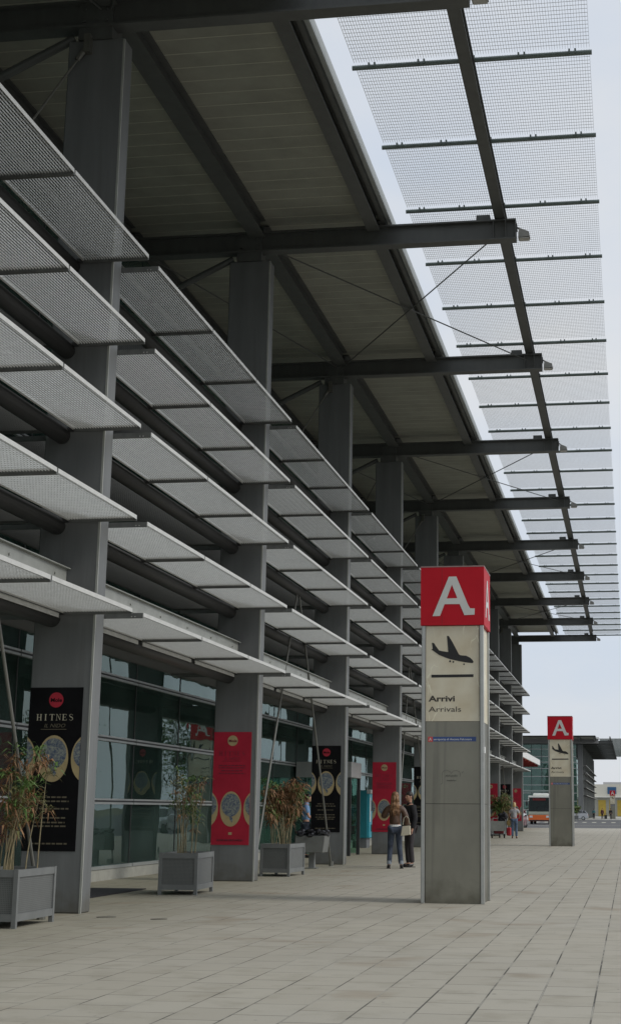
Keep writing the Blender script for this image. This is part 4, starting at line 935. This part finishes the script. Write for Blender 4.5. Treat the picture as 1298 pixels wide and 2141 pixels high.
car((7.6,72,-.12), R(90), 'grey blue car parked by the kerb, mirrored low in the nearest glass', mat('blue grey paint', (.16,.2,.28), .3, .3, .05, 2, coat=.5), 1.0)
car((7.6,88,-.12), R(90), 'pale grey car parked behind the grey blue one, mirrored in the glass wall', SILV, 1.05)

# ------------------------------------------------------------------ light, world, camera
sun = bpy.data.lights.new('sun', 'SUN'); sun.energy = 1.35; sun.angle = R(16); sun.color = (1, .965, .91)
so = bpy.data.objects.new('sun', sun); col.objects.link(so)
sd = Vector((.80, -.13, .62)).normalized(); so.rotation_euler = sd.to_track_quat('Z', 'Y').to_euler(); so.location = (20, 0, 30)
w = bpy.data.worlds.new('World'); scene.world = w; w.use_nodes = True; N = w.node_tree.nodes; L = w.node_tree.links; bgd = N['Background']
sky = N.new('ShaderNodeTexSky'); sky.sky_type = 'NISHITA'; sky.sun_disc = False; sky.sun_elevation = math.asin(sd.z); sky.sun_rotation = math.atan2(sd.x, sd.y); sky.dust_density = 2.5; sky.air_density = 1.2
tc = N.new('ShaderNodeTexCoord'); n = N.new('ShaderNodeTexNoise'); n.inputs['Scale'].default_value = 2.6; n.inputs['Detail'].default_value = 6; n.inputs['Roughness'].default_value = .55
mp = N.new('ShaderNodeMapping'); mp.inputs['Scale'].default_value = (1,1,2.2); L.new(tc.outputs['Generated'], mp.inputs['Vector']); L.new(mp.outputs['Vector'], n.inputs['Vector'])
r = N.new('ShaderNodeValToRGB'); r.color_ramp.elements[0].position = .35; r.color_ramp.elements[1].position = .68
r.color_ramp.elements[0].color = (.71,.785,.90,1); r.color_ramp.elements[1].color = (.88,.89,.90,1); L.new(n.outputs['Fac'], r.inputs['Fac'])
sc_ = N.new('ShaderNodeMixRGB'); sc_.blend_type = 'MULTIPLY'; sc_.inputs[0].default_value = 1; sc_.inputs[2].default_value = (9.4,9.4,9.4,1); L.new(r.outputs['Color'], sc_.inputs[1])
mx = N.new('ShaderNodeMixRGB'); mx.inputs[0].default_value = .88; L.new(sky.outputs['Color'], mx.inputs[1]); L.new(sc_.outputs['Color'], mx.inputs[2])
L.new(mx.outputs['Color'], bgd.inputs['Color']); bgd.inputs['Strength'].default_value = .1

f, cx, cy, yaw, pitch, roll = 3051.81, 856.65, 1040.25, .1476, .2109, .006
cam = bpy.data.cameras.new('camera'); co = bpy.data.objects.new('camera', cam); col.objects.link(co); scene.camera = co
F = Vector((-math.sin(yaw)*math.cos(pitch), math.cos(yaw)*math.cos(pitch), math.sin(pitch))); R0 = Vector((math.cos(yaw), math.sin(yaw), 0)); U0 = R0.cross(F)
RR = R0*math.cos(roll)+U0*math.sin(roll); UU = -R0*math.sin(roll)+U0*math.cos(roll)
co.matrix_world = Matrix(((RR.x,UU.x,-F.x,0),(RR.y,UU.y,-F.y,0),(RR.z,UU.z,-F.z,1.4),(0,0,0,1)))
cam.sensor_fit = 'VERTICAL'; cam.sensor_height = 24; cam.lens = f/2141*24
cam.shift_x = -(cx-649)/2141; cam.shift_y = (cy-1070.5)/2141
cam.clip_start = .1; cam.clip_end = 6000
scene.view_settings.view_transform = 'Standard'; scene.view_settings.look = 'None'; scene.view_settings.exposure = 0; scene.view_settings.gamma = 1
scene.render.resolution_x = 620; scene.render.resolution_y = 1024
